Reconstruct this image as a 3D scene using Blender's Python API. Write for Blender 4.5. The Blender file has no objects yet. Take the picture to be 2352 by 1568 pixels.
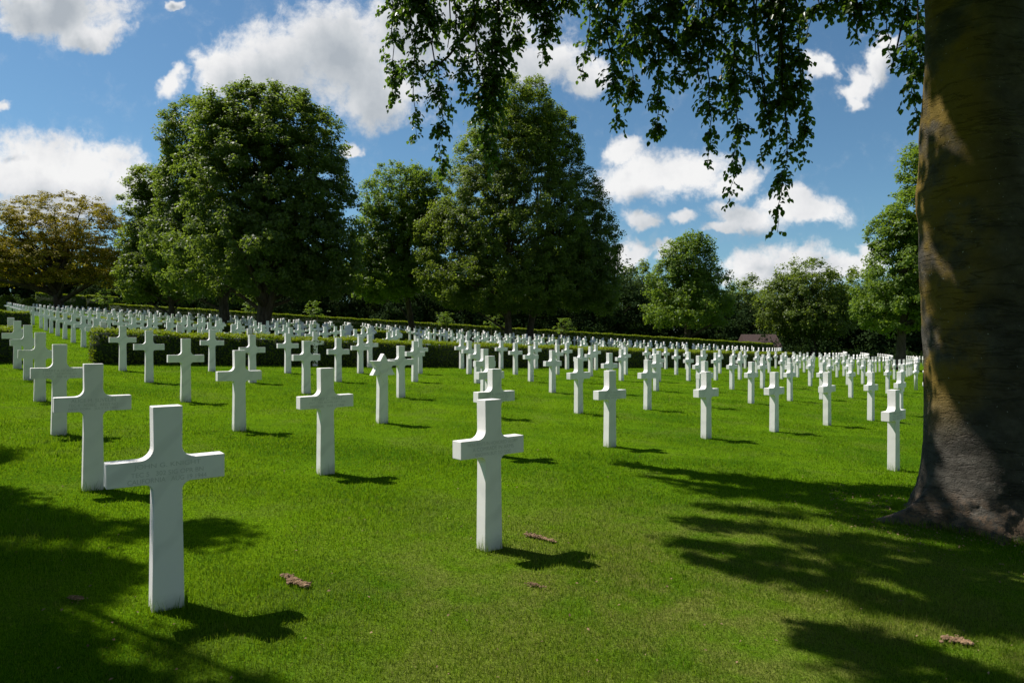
import bpy, bmesh, math, random
import numpy as np
from mathutils import Vector, noise as mnoise

SC = bpy.context.scene
COL = SC.collection
PI = math.pi
EYE = 1.6            # camera height above the lawn at its foot
F = 1568.0           # focal length in units of a 2352 px wide view (24 mm lens)

# ------------------------------------------------------------------ terrain
def soft(v, a, b):
    s = np.sign(v); m = np.abs(v)
    return np.where(m < a, v, s * (a + b * np.tanh((m - a) / b)))
def gz(x, y):
    """height of the sloping lawn"""
    x = np.asarray(x, float); y = np.asarray(y, float)
    return -0.0602 * soft(x, 95.0, 40.0) + 0.0213 * soft(y, 140.0, 60.0)
def g(x, y): return float(gz(x, y))
def view(px, py, y):
    """world point seen at (px, py) of a 2352 px wide view when it stands y metres ahead"""
    return Vector(((px - 1176) / F * y, y, EYE + (784 - py) / F * y))
def to_px(x, y, z):
    return 1176 + F * x / y, 784 - F * (z - EYE) / y

# ------------------------------------------------------------------ helpers
def tag(o, label=None, cat=None, group=None, kind=None):
    if label: o['label'] = label
    if cat: o['category'] = cat
    if group: o['group'] = group
    if kind: o['kind'] = kind
    return o
def empty(name, loc, label, cat, group=None):
    o = bpy.data.objects.new(name, None); COL.objects.link(o)
    o.location = loc; o.empty_display_size = 0.3
    return tag(o, label, cat, group)
def link(name, me, mat=None, parent=None):
    o = bpy.data.objects.new(name, me); COL.objects.link(o)
    if mat is not None and len(me.materials) == 0: me.materials.append(mat)
    if parent is not None: o.parent = parent
    return o
def np_mesh(name, verts, faces_by_size, rnd=None, smooth=False, attrs=None):
    """verts (N,3); faces_by_size: list of int arrays (M,k); rnd: per-face value stored as attribute"""
    me = bpy.data.meshes.new(name)
    verts = np.asarray(verts, np.float32)
    me.vertices.add(len(verts)); me.vertices.foreach_set('co', verts.ravel())
    loops = np.concatenate([f.ravel() for f in faces_by_size]).astype(np.int32)
    sizes = np.concatenate([np.full(len(f), f.shape[1], np.int32) for f in faces_by_size])
    starts = np.concatenate([[0], np.cumsum(sizes)[:-1]]).astype(np.int32)
    me.loops.add(len(loops)); me.loops.foreach_set('vertex_index', loops)
    me.polygons.add(len(sizes)); me.polygons.foreach_set('loop_start', starts)
    me.polygons.foreach_set('loop_total', sizes)
    if smooth: me.polygons.foreach_set('use_smooth', np.ones(len(sizes), bool))
    me.update(calc_edges=True)
    if rnd is not None:
        a = me.attributes.new('rnd', 'FLOAT', 'FACE'); a.data.foreach_set('value', np.asarray(rnd, np.float32))
    for k, v in (attrs or {}).items():
        a = me.attributes.new(k, 'FLOAT', 'FACE'); a.data.foreach_set('value', np.asarray(v, np.float32))
    return me
def unit(v): return v / np.maximum(np.linalg.norm(v, axis=-1, keepdims=True), 1e-9)

class Tubes:
    """collects tapered tubes into one mesh"""
    def __init__(self): self.v = []; self.f = []; self.n = 0
    def add(self, pts, radii, seg=6):
        pts = np.asarray(pts, float); k = len(pts)
        tang = np.gradient(pts, axis=0); tang = unit(tang)
        ref = np.array([0.31, 0.17, 0.93])
        if abs(tang[0] @ ref) > 0.9: ref = np.array([0.93, 0.2, 0.1])
        a = unit(np.cross(tang, ref)); b = np.cross(tang, a)
        ang = np.linspace(0, 2 * PI, seg, endpoint=False)
        ring = pts[:, None, :] + np.asarray(radii)[:, None, None] * (np.cos(ang)[None, :, None] * a[:, None, :] + np.sin(ang)[None, :, None] * b[:, None, :])
        self.v.append(ring.reshape(-1, 3))
        i = np.arange(k - 1)[:, None] * seg; j = np.arange(seg)[None, :]; j2 = (j + 1) % seg
        q = np.stack([i + j, i + j2, i + seg + j2, i + seg + j], -1).reshape(-1, 4) + self.n
        self.f.append(q); self.n += k * seg
    def mesh(self, name):
        return np_mesh(name, np.concatenate(self.v), [np.concatenate(self.f)], smooth=True)
def bez(a, b, c, n=6):
    t = np.linspace(0, 1, n)[:, None]
    a, b, c = (np.asarray(p, float) for p in (a, b, c))
    return (1 - t) ** 2 * a + 2 * t * (1 - t) * b + t * t * c

# ------------------------------------------------------------------ node helpers
class NT:
    def __init__(self, nt): self.t = nt; self.n = nt.nodes; self.l = nt.links
    def new(self, typ, **kw):
        nd = self.n.new(typ)
        for k, v in kw.items(): setattr(nd, k, v)
        return nd
    def put(self, sock, v):
        if v is None: return
        if isinstance(v, bpy.types.NodeSocket): self.l.new(v, sock)
        else: sock.default_value = v
    def math(self, op, a, b=None, c=None, clamp=False):
        nd = self.new('ShaderNodeMath', operation=op); nd.use_clamp = clamp
        self.put(nd.inputs[0], a); self.put(nd.inputs[1], b); self.put(nd.inputs[2], c)
        return nd.outputs[0]
    def vmath(self, op, a, b=None, out=0):
        nd = self.new('ShaderNodeVectorMath', operation=op)
        self.put(nd.inputs[0], a); self.put(nd.inputs[1], b)
        return nd.outputs[out]
    def mix(self, fac, a, b, blend='MIX'):
        nd = self.new('ShaderNodeMix', data_type='RGBA', blend_type=blend)
        self.put(nd.inputs[0], fac); self.put(nd.inputs[6], a); self.put(nd.inputs[7], b)
        return nd.outputs[2]
    def noise(self, vec, scale, detail=3.0, rough=0.5, dim='3D', out=0):
        nd = self.new('ShaderNodeTexNoise', noise_dimensions=dim)
        self.put(nd.inputs['Vector'], vec); nd.inputs['Scale'].default_value = scale
        nd.inputs['Detail'].default_value = detail; nd.inputs['Roughness'].default_value = rough
        return nd.outputs[out]
    def ramp(self, fac, stops, interp='LINEAR'):
        nd = self.new('ShaderNodeValToRGB'); cr = nd.color_ramp; cr.interpolation = interp
        while len(cr.elements) < len(stops): cr.elements.new(0.5)
        for e, (p, c) in zip(cr.elements, stops):
            e.position = p; e.color = c if len(c) == 4 else (*c, 1)
        self.put(nd.inputs[0], fac); return nd.outputs[0]
    def smooth(self, v, lo, hi):
        nd = self.new('ShaderNodeMapRange', interpolation_type='SMOOTHSTEP')
        self.put(nd.inputs[0], v); self.put(nd.inputs[1], lo); self.put(nd.inputs[2], hi)
        return nd.outputs[0]
def material(name):
    m = bpy.data.materials.new(name); m.use_nodes = True
    m.node_tree.nodes.clear()
    t = NT(m.node_tree); out = t.new('ShaderNodeOutputMaterial')
    return m, t, out
def rgb(r, g_, b): return (r, g_, b, 1.0)

def leaf_material(name, dark, light, trans, rough=0.42, tfac=0.35, spec=0.5, clump=0.35):
    m, t, out = material(name)
    at = t.new('ShaderNodeAttribute', attribute_name='rnd')
    geo = t.new('ShaderNodeNewGeometry')
    n = t.noise(geo.outputs['Position'], clump, 2.0)
    f = t.math('ADD', t.math('MULTIPLY', at.outputs['Fac'], 0.6), t.math('MULTIPLY', n, 0.5), clamp=True)
    c = t.mix(f, rgb(*dark), rgb(*light))
    p = t.new('ShaderNodeBsdfPrincipled'); t.put(p.inputs['Base Color'], c)
    p.inputs['Roughness'].default_value = rough; p.inputs['Specular IOR Level'].default_value = spec
    tr = t.new('ShaderNodeBsdfTranslucent'); t.put(tr.inputs[0], t.mix(0.6, c, rgb(*trans)))
    mx = t.new('ShaderNodeMixShader'); mx.inputs[0].default_value = tfac
    t.l.new(p.outputs[0], mx.inputs[1]); t.l.new(tr.outputs[0], mx.inputs[2])
    t.l.new(mx.outputs[0], out.inputs[0])
    return m

def bark_material(name, c1, c2, c3, scale=6.0, bump=0.4):
    m, t, out = material(name)
    co = t.new('ShaderNodeTexCoord').outputs['Object']
    st = t.new('ShaderNodeMapping'); st.inputs['Scale'].default_value = (1, 1, 0.25); t.l.new(co, st.inputs[0])
    n = t.noise(st.outputs[0], scale, 5.0, 0.65)
    c = t.ramp(n, [(0.3, c1), (0.55, c2), (0.75, c3)])
    p = t.new('ShaderNodeBsdfPrincipled'); t.put(p.inputs['Base Color'], c); p.inputs['Roughness'].default_value = 0.9
    p.inputs['Specular IOR Level'].default_value = 0.2
    b = t.new('ShaderNodeBump'); b.inputs['Strength'].default_value = bump; b.inputs['Distance'].default_value = 0.04
    t.put(b.inputs['Height'], n); t.l.new(b.outputs[0], p.inputs['Normal'])
    t.l.new(p.outputs[0], out.inputs[0])
    return m

# ------------------------------------------------------------------ materials
M = {}
def build_materials():
    # marble
    m, t, out = material('white_marble')
    tc = t.new('ShaderNodeTexCoord'); oi = t.new('ShaderNodeObjectInfo')
    off = t.vmath('ADD', tc.outputs['Object'], t.vmath('MULTIPLY', oi.outputs['Random'], (37.0, 11.0, 23.0)))
    mp = t.new('ShaderNodeMapping'); mp.inputs['Rotation'].default_value = (0.2, 0.75, 0.3); t.l.new(off, mp.inputs[0])
    warp = t.noise(off, 2.5, 3.0)
    wv = t.new('ShaderNodeTexWave', wave_type='BANDS', bands_direction='Z'); t.l.new(mp.outputs[0], wv.inputs[0])
    wv.inputs['Scale'].default_value = 1.6; wv.inputs['Distortion'].default_value = 6.0; wv.inputs['Detail'].default_value = 3.0
    wv.inputs['Detail Scale'].default_value = 1.3
    v = t.smooth(wv.outputs[1], 0.55, 1.0)
    v = t.math('MULTIPLY', v, t.smooth(warp, 0.35, 0.7))
    c = t.mix(t.math('MULTIPLY', v, 0.42), rgb(0.86, 0.825, 0.815), rgb(0.58, 0.56, 0.56))
    big = t.noise(off, 5.0, 4.0, 0.6)
    c = t.mix(t.math('MULTIPLY', t.smooth(big, 0.45, 0.75), 0.25), c, rgb(0.70, 0.69, 0.655))
    sep = t.new('ShaderNodeSeparateXYZ'); t.l.new(tc.outputs['Object'], sep.inputs[0])
    lowz = t.math('SUBTRACT', 0.16, sep.outputs[2])
    dirt = t.math('MULTIPLY', t.smooth(t.math('ADD', lowz, t.math('MULTIPLY', t.math('SUBTRACT', big, 0.5), 0.25)), 0.05, 0.18), 0.5)
    c = t.mix(dirt, c, rgb(0.36, 0.38, 0.30))
    p = t.new('ShaderNodeBsdfPrincipled'); t.put(p.inputs['Base Color'], c)
    fine = t.noise(off, 90.0, 2.0)
    t.put(p.inputs['Roughness'], t.math('ADD', 0.42, t.math('MULTIPLY', fine, 0.2)))
    p.inputs['Specular IOR Level'].default_value = 0.35
    b = t.new('ShaderNodeBump'); b.inputs['Strength'].default_value = 0.06; b.inputs['Distance'].default_value = 0.004
    t.put(b.inputs['Height'], fine); t.l.new(b.outputs[0], p.inputs['Normal'])
    t.l.new(p.outputs[0], out.inputs[0]); M['marble'] = m
    # engraving
    m, t, out = material('engraving_grey')
    p = t.new('ShaderNodeBsdfPrincipled'); p.inputs['Base Color'].default_value = rgb(0.60, 0.59, 0.57); p.inputs['Roughness'].default_value = 0.9
    t.l.new(p.outputs[0], out.inputs[0]); M['engraving'] = m
    # lawn
    m, t, out = material('lawn')
    geo = t.new('ShaderNodeNewGeometry').outputs['Position']
    c = lawn_colour(t, geo)
    fine = t.noise(geo, 55.0, 3.0, 0.7)
    c = t.mix(t.smooth(fine, 0.35, 0.7), t.mix(0.55, c, rgb(0.012, 0.022, 0.004)), c)
    p = t.new('ShaderNodeBsdfPrincipled'); t.put(p.inputs['Base Color'], c); p.inputs['Roughness'].default_value = 0.9
    p.inputs['Specular IOR Level'].default_value = 0.0
    b = t.new('ShaderNodeBump'); b.inputs['Strength'].default_value = 0.7; b.inputs['Distance'].default_value = 0.03
    t.put(b.inputs['Height'], fine); t.l.new(b.outputs[0], p.inputs['Normal'])
    t.l.new(p.outputs[0], out.inputs[0]); M['lawn'] = m
    # grass blades
    m, t, out = material('grass_blade')
    geo = t.new('ShaderNodeNewGeometry').outputs['Position']
    c = lawn_colour(t, geo)
    at = t.new('ShaderNodeAttribute', attribute_name='rnd').outputs['Fac']
    c = t.mix(t.smooth(at, 0.0, 0.75), t.mix(0.72, c, rgb(0.012, 0.045, 0.002)), c)
    c = t.mix(t.smooth(at, 0.955, 0.98), c, rgb(0.24, 0.21, 0.06))
    p = t.new('ShaderNodeBsdfPrincipled'); t.put(p.inputs['Base Color'], c); p.inputs['Roughness'].default_value = 0.5
    p.inputs['Specular IOR Level'].default_value = 0.04
    tr = t.new('ShaderNodeBsdfTranslucent'); t.put(tr.inputs[0], t.mix(0.5, c, rgb(0.36, 0.55, 0.008)))
    mx = t.new('ShaderNodeMixShader'); mx.inputs[0].default_value = 0.42
    t.l.new(p.outputs[0], mx.inputs[1]); t.l.new(tr.outputs[0], mx.inputs[2]); t.l.new(mx.outputs[0], out.inputs[0])
    M['blade'] = m
    # foliage
    M['leaf_green'] = leaf_material('leaf_mid_green', (0.034, 0.060, 0.010), (0.108, 0.150, 0.030), (0.30, 0.42, 0.03), rough=0.5, spec=0.35, tfac=0.47)
    M['leaf_plane'] = leaf_material('leaf_plane_green', (0.040, 0.066, 0.010), (0.124, 0.170, 0.030), (0.34, 0.46, 0.03), rough=0.5, spec=0.3, tfac=0.47)
    M['leaf_light'] = leaf_material('leaf_light_green', (0.048, 0.090, 0.010), (0.136, 0.205, 0.026), (0.36, 0.52, 0.03), rough=0.5, spec=0.3, tfac=0.45)
    M['leaf_shaded'] = leaf_material('leaf_shaded_green', (0.012, 0.028, 0.009), (0.036, 0.062, 0.018), (0.09, 0.15, 0.02), tfac=0.22, spec=0.05, rough=0.85)  # darker leaf colour stands in for the shade inside the wood
    M['leaf_oak'] = leaf_material('leaf_bronze', (0.115, 0.096, 0.008), (0.27, 0.225, 0.016), (0.56, 0.46, 0.02), rough=0.6, spec=0.12)
    M['leaf_beech'] = leaf_material('leaf_beech', (0.018, 0.036, 0.008), (0.055, 0.095, 0.016), (0.22, 0.38, 0.02), rough=0.36, tfac=0.42, clump=0.9)
    M['leaf_hedge'] = leaf_material('leaf_hedge', (0.020, 0.048, 0.006), (0.17, 0.225, 0.010), (0.42, 0.52, 0.01), clump=2.0, tfac=0.3, spec=0.15, rough=0.6)
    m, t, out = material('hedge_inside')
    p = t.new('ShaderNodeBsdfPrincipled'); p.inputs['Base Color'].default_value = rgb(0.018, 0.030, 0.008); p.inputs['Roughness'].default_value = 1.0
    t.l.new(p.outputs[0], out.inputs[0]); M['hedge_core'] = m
    M['bark'] = bark_material('tree_bark', (0.030, 0.022, 0.016), (0.075, 0.058, 0.044), (0.13, 0.105, 0.085))
    M['twig'] = bark_material('twig_bark', (0.020, 0.016, 0.013), (0.045, 0.036, 0.030), (0.07, 0.06, 0.05), 30.0, 0.2)
    # beech trunk
    m, t, out = material('beech_bark')
    co = t.new('ShaderNodeTexCoord').outputs['Object']
    st = t.new('ShaderNodeMapping'); st.inputs['Scale'].default_value = (1, 1, 1.5); t.l.new(co, st.inputs[0])
    rings = t.noise(st.outputs[0], 4.0, 9.0, 0.72)
    blot = t.noise(co, 1.5, 5.0, 0.62)
    speck = t.noise(co, 42.0, 2.0, 0.5)
    c = t.ramp(rings, [(0.30, (0.024, 0.021, 0.016)), (0.5, (0.052, 0.046, 0.037)), (0.72, (0.105, 0.094, 0.078))])
    sp = t.new('ShaderNodeSeparateXYZ'); t.l.new(co, sp.inputs[0])
    high = t.smooth(sp.outputs[2], 0.7, 1.5)
    side = t.smooth(t.math('MULTIPLY', sp.outputs[0], -1.0), 0.1, 0.5)      # ochre algae grows on the side facing the lawn
    alg = t.math('MULTIPLY', t.math('MULTIPLY', t.smooth(blot, 0.40, 0.58), high), t.math('ADD', 0.12, side), clamp=True)
    c = t.mix(alg, c, t.mix(rings, rgb(0.080, 0.054, 0.009), rgb(0.20, 0.130, 0.016)))
    root = t.math('MULTIPLY', t.smooth(t.math('SUBTRACT', 0.45, sp.outputs[2]), 0.0, 0.35), t.smooth(t.noise(co, 14.0, 5.0, 0.7), 0.42, 0.58))
    c = t.mix(root, c, rgb(0.13, 0.088, 0.058))
    c = t.mix(t.smooth(speck, 0.73, 0.76), c, rgb(0.34, 0.34, 0.31))
    p = t.new('ShaderNodeBsdfPrincipled'); t.put(p.inputs['Base Color'], c); p.inputs['Roughness'].default_value = 0.85
    p.inputs['Specular IOR Level'].default_value = 0.25
    b = t.new('ShaderNodeBump'); b.inputs['Strength'].default_value = 0.85; b.inputs['Distance'].default_value = 0.022
    crk = t.new('ShaderNodeMapping'); crk.inputs['Scale'].default_value = (.6, .6, 4.0); t.l.new(co, crk.inputs[0])
    ridge = t.math('ABSOLUTE', t.math('SUBTRACT', t.noise(crk.outputs[0], 1.3, 5.0, 0.6), 0.5))
    ridge = t.smooth(ridge, 0.0, 0.016)
    hgt = t.math('ADD', t.math('ADD', rings, t.math('MULTIPLY', t.noise(co, 60.0, 3.0, 0.65), 0.5)), t.math('MULTIPLY', ridge, 0.8))
    t.put(b.inputs['Height'], hgt); t.l.new(b.outputs[0], p.inputs['Normal'])
    t.l.new(p.outputs[0], out.inputs[0]); M['beech_bark'] = m
    # soil
    m, t, out = material('dry_soil')
    co = t.new('ShaderNodeTexCoord').outputs['Object']
    n = t.noise(co, 25.0, 4.0, 0.7)
    c = t.ramp(n, [(0.3, (0.09, 0.052, 0.028)), (0.55, (0.235, 0.145, 0.082)), (0.8, (0.36, 0.245, 0.15))])
    p = t.new('ShaderNodeBsdfPrincipled'); t.put(p.inputs['Base Color'], c); p.inputs['Roughness'].default_value = 0.95
    t.l.new(p.outputs[0], out.inputs[0]); M['soil'] = m
    # house
    for nm, c1, c2, sc in (('roof_tile', (0.040, 0.022, 0.020), (0.075, 0.042, 0.036), 4.0), ('cream_wall', (0.40, 0.33, 0.24), (0.5, 0.42, 0.32), 2.0), ('stake_wood', (0.10, 0.075, 0.05), (0.19, 0.14, 0.09), 9.0)):
        m, t, out = material(nm)
        co = t.new('ShaderNodeTexCoord').outputs['Object']
        if nm == 'roof_tile':
            bk = t.new('ShaderNodeTexBrick'); t.l.new(co, bk.inputs['Vector']); bk.inputs['Scale'].default_value = sc
            bk.inputs['Color1'].default_value = rgb(*c1); bk.inputs['Color2'].default_value = rgb(*c2); bk.inputs['Mortar'].default_value = rgb(0.04, 0.025, 0.02)
            c = bk.outputs[0]
        else: c = t.mix(t.noise(co, sc, 4.0), rgb(*c1), rgb(*c2))
        p = t.new('ShaderNodeBsdfPrincipled'); t.put(p.inputs['Base Color'], c); p.inputs['Roughness'].default_value = 0.9
        t.l.new(p.outputs[0], out.inputs[0]); M[nm] = m
    m, t, out = material('window_glass')
    p = t.new('ShaderNodeBsdfPrincipled'); p.inputs['Base Color'].default_value = rgb(0.02, 0.025, 0.03); p.inputs['Roughness'].default_value = 0.05
    t.l.new(p.outputs[0], out.inputs[0]); M['glass'] = m

def lawn_colour(t, pos):
    """living turf, with a dry tan patch where the beech takes the water"""
    sp = t.new('ShaderNodeSeparateXYZ'); t.l.new(pos, sp.inputs[0])
    n1 = t.noise(pos, 0.55, 4.0, 0.6); n2 = t.noise(pos, 3.2, 4.0, 0.65)
    flat = t.new('ShaderNodeMapping'); flat.inputs['Rotation'].default_value = (0, 0, 0.66); flat.inputs['Scale'].default_value = (0.12, 1.1, 1)
    t.l.new(pos, flat.inputs[0])
    n3 = t.noise(flat.outputs[0], 0.8, 2.0)                       # mowing passes along the rows
    c = t.mix(t.smooth(n1, 0.3, 0.7), rgb(0.066, 0.160, 0.005), rgb(0.138, 0.252, 0.005))
    c = t.mix(t.math('MULTIPLY', t.smooth(n3, 0.42, 0.62), 0.45), c, rgb(0.160, 0.300, 0.007))
    c = t.mix(t.math('MULTIPLY', t.smooth(n2, 0.48, 0.72), 0.6), c, rgb(0.050, 0.122, 0.008))
    n4 = t.noise(pos, 1.1, 3.0, 0.6)
    c = t.mix(t.math('MULTIPLY', t.smooth(n4, 0.52, 0.68), 0.45), c, rgb(0.125, 0.175, 0.030))
    # dry patch: ellipse around the tree's drip line
    dx = t.math('MULTIPLY', t.math('SUBTRACT', sp.outputs[0], 1.6), 0.27); dy = t.math('MULTIPLY', t.math('SUBTRACT', sp.outputs[1], 3.9), 0.28)
    r2 = t.math('ADD', t.math('MULTIPLY', dx, dx), t.math('MULTIPLY', dy, dy))
    near = t.smooth(t.math('SUBTRACT', 1.0, r2), 0.0, 1.0)
    dry = t.math('MULTIPLY', near, t.smooth(t.math('ADD', t.math('MULTIPLY', n2, 0.6), t.math('MULTIPLY', n1, 0.4)), 0.34, 0.60), clamp=True)
    return t.mix(t.math('MULTIPLY', dry, 0.80), c, rgb(0.20, 0.205, 0.050))

# ------------------------------------------------------------------ sky and sun
SUN_AZ, SUN_EL = math.radians(70.0), math.radians(56.5)      # azimuth to the left of the view axis
SUN_DIR = Vector((-math.sin(SUN_AZ) * math.cos(SUN_EL), math.cos(SUN_AZ) * math.cos(SUN_EL), math.sin(SUN_EL)))

# clouds: (centre x, y, half width, half height) on the same 2352 px wide chart of the sky ahead
CLOUDS = [
    (120, 10, 185, 80), (215, 70, 95, 42), (30, 20, 120, 75), (383, 14, 34, 17), (400, 196, 38, 40),
    (520, 150, 95, 75), (640, 140, 150, 105), (770, 120, 160, 130), (850, 210, 170, 90), (960, 90, 170, 120), (1100, 60, 180, 110),
    (1230, 130, 130, 75), (1330, 175, 75, 60),
    (40, 385, 190, 88), (180, 405, 170, 90), (290, 440, 110, 80), (120, 470, 230, 60),
    (1470, 410, 140, 80), (1440, 340, 70, 42), (1600, 400, 140, 68), (1700, 425, 85, 38),
    (1455, 522, 50, 28), (1575, 512, 60, 22),
    (1740, 510, 105, 48), (1850, 485, 110, 48), (1690, 540, 70, 22),
    (1720, 630, 75, 42), (1830, 620, 130, 48), (1930, 605, 110, 42), (1985, 580, 60, 36), (1440, 595, 50, 30), (1520, 582, 30, 20),
    (1965, 185, 62, 45), (2025, 150, 52, 48), (2030, 108, 34, 32), (1930, 205, 42, 30), (1960, 225, 40, 22), (1868, 163, 40, 34), (810, 330, 30, 18),
    (20, 255, 40, 16), (2330, 560, 160, 60), (2600, 300, 200, 120), (-350, 250, 260, 110), (-300, 560, 200, 60), (2700, 620, 220, 60),
]
def build_world():
    w = bpy.data.worlds.new('World'); SC.world = w; w.use_nodes = True
    w.node_tree.nodes.clear(); t = NT(w.node_tree)
    out = t.new('ShaderNodeOutputWorld'); bg = t.new('ShaderNodeBackground')
    sky = t.new('ShaderNodeTexSky', sky_type='NISHITA'); sky.sun_disc = False
    sky.sun_elevation = SUN_EL; sky.sun_rotation = -SUN_AZ
    sky.altitude = 50.0; sky.air_density = 1.0; sky.dust_density = 0.4; sky.ozone_density = 2.2
    # density group
    grp = bpy.data.node_groups.new('cloud_field', 'ShaderNodeTree')
    grp.interface.new_socket('P', in_out='INPUT', socket_type='NodeSocketVector')
    grp.interface.new_socket('D', in_out='OUTPUT', socket_type='NodeSocketFloat'); grp.interface.new_socket('A', in_out='OUTPUT', socket_type='NodeSocketFloat')
    q = NT(grp); gi = q.new('NodeGroupInput'); go = q.new('NodeGroupOutput')
    P = gi.outputs[0]
    wn = q.new('ShaderNodeTexNoise', noise_dimensions='2D'); q.l.new(P, wn.inputs[0]); wn.inputs['Scale'].default_value = 7.0; wn.inputs['Detail'].default_value = 5.0; wn.inputs['Roughness'].default_value = 0.6
    warp = q.vmath('MULTIPLY', q.vmath('SUBTRACT', wn.outputs[1], (0.5, 0.5, 0.5)), (0.12, 0.085, 0.0))
    Pw = q.vmath('ADD', P, warp)
    acc = None
    for (cx, cy, rx, ry) in CLOUDS:
        c = ((cx - 1176) / F, (784 - cy) / F, 0.0); s = (F / (rx * 1.25), F / (ry * 1.25), 0.0)
        d = q.vmath('LENGTH', q.vmath('MULTIPLY', q.vmath('SUBTRACT', Pw, c), s), out=1)
        v = q.math('MAXIMUM', q.math('SUBTRACT', 1.0, d), 0.0)
        acc = v if acc is None else q.math('SMOOTH_MAX', acc, v, 0.15)
    fb = q.noise(Pw, 11.0, 10.0, 0.68, '2D')
    fb2 = q.noise(P, 42.0, 6.0, 0.6, '2D')
    e = q.math('ADD', q.math('MULTIPLY', q.math('SUBTRACT', fb, 0.5), 0.95), q.math('MULTIPLY', q.math('SUBTRACT', fb2, 0.5), 0.55))
    core = q.smooth(acc, 0.0, 0.25)
    D = q.math('ADD', q.math('SUBTRACT', acc, 0.20), q.math('MULTIPLY', e, core))
    q.l.new(D, go.inputs[0]); q.l.new(acc, go.inputs[1])
    # chart coordinates: where a direction pierces the plane y = 1 (only the half of the sky ahead)
    tc = t.new('ShaderNodeTexCoord').outputs['Generated']
    sp = t.new('ShaderNodeSeparateXYZ'); t.l.new(tc, sp.inputs[0])
    yy = t.math('MAXIMUM', sp.outputs[1], 0.08)
    cb = t.new('ShaderNodeCombineXYZ'); t.put(cb.inputs[0], t.math('DIVIDE', sp.outputs[0], yy)); t.put(cb.inputs[1], t.math('DIVIDE', sp.outputs[2], yy))
    def field(vec):
        nd = t.new('ShaderNodeGroup'); nd.node_tree = grp; t.l.new(vec, nd.inputs[0]); return nd.outputs
    f0 = field(cb.outputs[0])
    up = t.new('ShaderNodeSeparateXYZ'); t.l.new(cb.outputs[0], up.inputs[0])
    side = t.math('SUBTRACT', 1.0, t.smooth(up.outputs[1], 0.27, 0.52))        # clouds high overhead show their grey undersides
    def off(v): return t.vmath('ADD', cb.outputs[0], t.vmath('MULTIPLY', side, v))
    A1 = field(off((-0.014, 0.034, 0.0)))[1]
    A2 = field(off((-0.030, 0.075, 0.0)))[1]
    front = t.smooth(sp.outputs[1], 0.08, 0.25)
    cover = t.math('MULTIPLY', t.smooth(f0[0], -0.09, 0.42), front)
    thick = t.math('ADD', t.math('MULTIPLY', A1, 0.55), t.math('MULTIPLY', A2, 0.85))
    puff = t.math('SUBTRACT', t.noise(cb.outputs[0], 11.0, 7.0, 0.6, '2D'), 0.5)
    shade = t.math('SUBTRACT', t.math('ADD', t.math('MULTIPLY', t.smooth(thick, 0.28, 1.45), 0.95), t.math('MULTIPLY', puff, 1.0)), -0.04, clamp=True)
    K = 0.73
    cl = t.ramp(shade, [(0.0, (0.93 * K, 0.93 * K, 0.93 * K)), (0.25, (0.80 * K, 0.81 * K, 0.83 * K)), (0.6, (0.60 * K, 0.635 * K, 0.67 * K)), (1.0, (0.43 * K, 0.475 * K, 0.525 * K))])
    # unseen grey cloud added behind the camera to take blue out of the fill
    gen = t.noise(tc, 3.2, 6.0, 0.6)
    back = t.math('MULTIPLY', t.smooth(gen, 0.42, 0.60), t.smooth(t.math('MULTIPLY', sp.outputs[1], -1.0), -0.1, 0.15))
    cover = t.math('MAXIMUM', cover, t.math('MULTIPLY', back, 0.85))
    cl = t.mix(t.smooth(t.math('MULTIPLY', sp.outputs[1], -1.0), -0.1, 0.1), cl, rgb(0.20, 0.195, 0.18))
    skyc = t.vmath('MULTIPLY', sky.outputs[0], (SKY * 0.84, SKY * 1.14, SKY * 1.22))
    col = t.mix(cover, skyc, cl)
    t.l.new(col, bg.inputs[0]); bg.inputs[1].default_value = 1.0
    t.l.new(bg.outputs[0], out.inputs[0])
    w.cycles.sampling_method = 'MANUAL'; w.cycles.sample_map_resolution = 512
    s = bpy.data.lights.new('sun', 'SUN'); s.energy = 5.0; s.angle = math.radians(0.53); s.color = (1.0, 0.955, 0.88)
    so = bpy.data.objects.new('sun', s); COL.objects.link(so)
    so.rotation_euler = (-SUN_DIR).to_track_quat('-Z', 'Y').to_euler(); so.location = (-60, 35, 90)
SKY = 0.062

# ------------------------------------------------------------------ camera
def build_camera():
    c = bpy.data.cameras.new('camera'); c.lens = 24.0; c.sensor_width = 36.0; c.clip_start = 0.05; c.clip_end = 5000.0
    o = bpy.data.objects.new('camera', c); COL.objects.link(o)
    o.location = (0, 0, EYE); o.rotation_euler = (PI / 2, 0, 0); SC.camera = o

# ------------------------------------------------------------------ ground
def build_ground():
    xs = np.concatenate([[-900, -500, -300, -200], np.arange(-140, 141, 4.0), [200, 300, 500, 900]])
    ys = np.concatenate([[-300, -100, -40], np.arange(-20, 220, 4.0), [260, 340, 500, 900]])
    X, Y = np.meshgrid(xs, ys); Z = gz(X, Y)
    nx, ny = len(xs), len(ys)
    V = np.stack([X, Y, Z], -1).reshape(-1, 3)
    i = np.arange(ny - 1)[:, None] * nx + np.arange(nx - 1)[None, :]
    Fq = np.stack([i, i + 1, i + nx + 1, i + nx], -1).reshape(-1, 4)
    o = link('lawn', np_mesh('lawn', V, [Fq], smooth=True), M['lawn'])
    tag(o, kind='structure')

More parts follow.
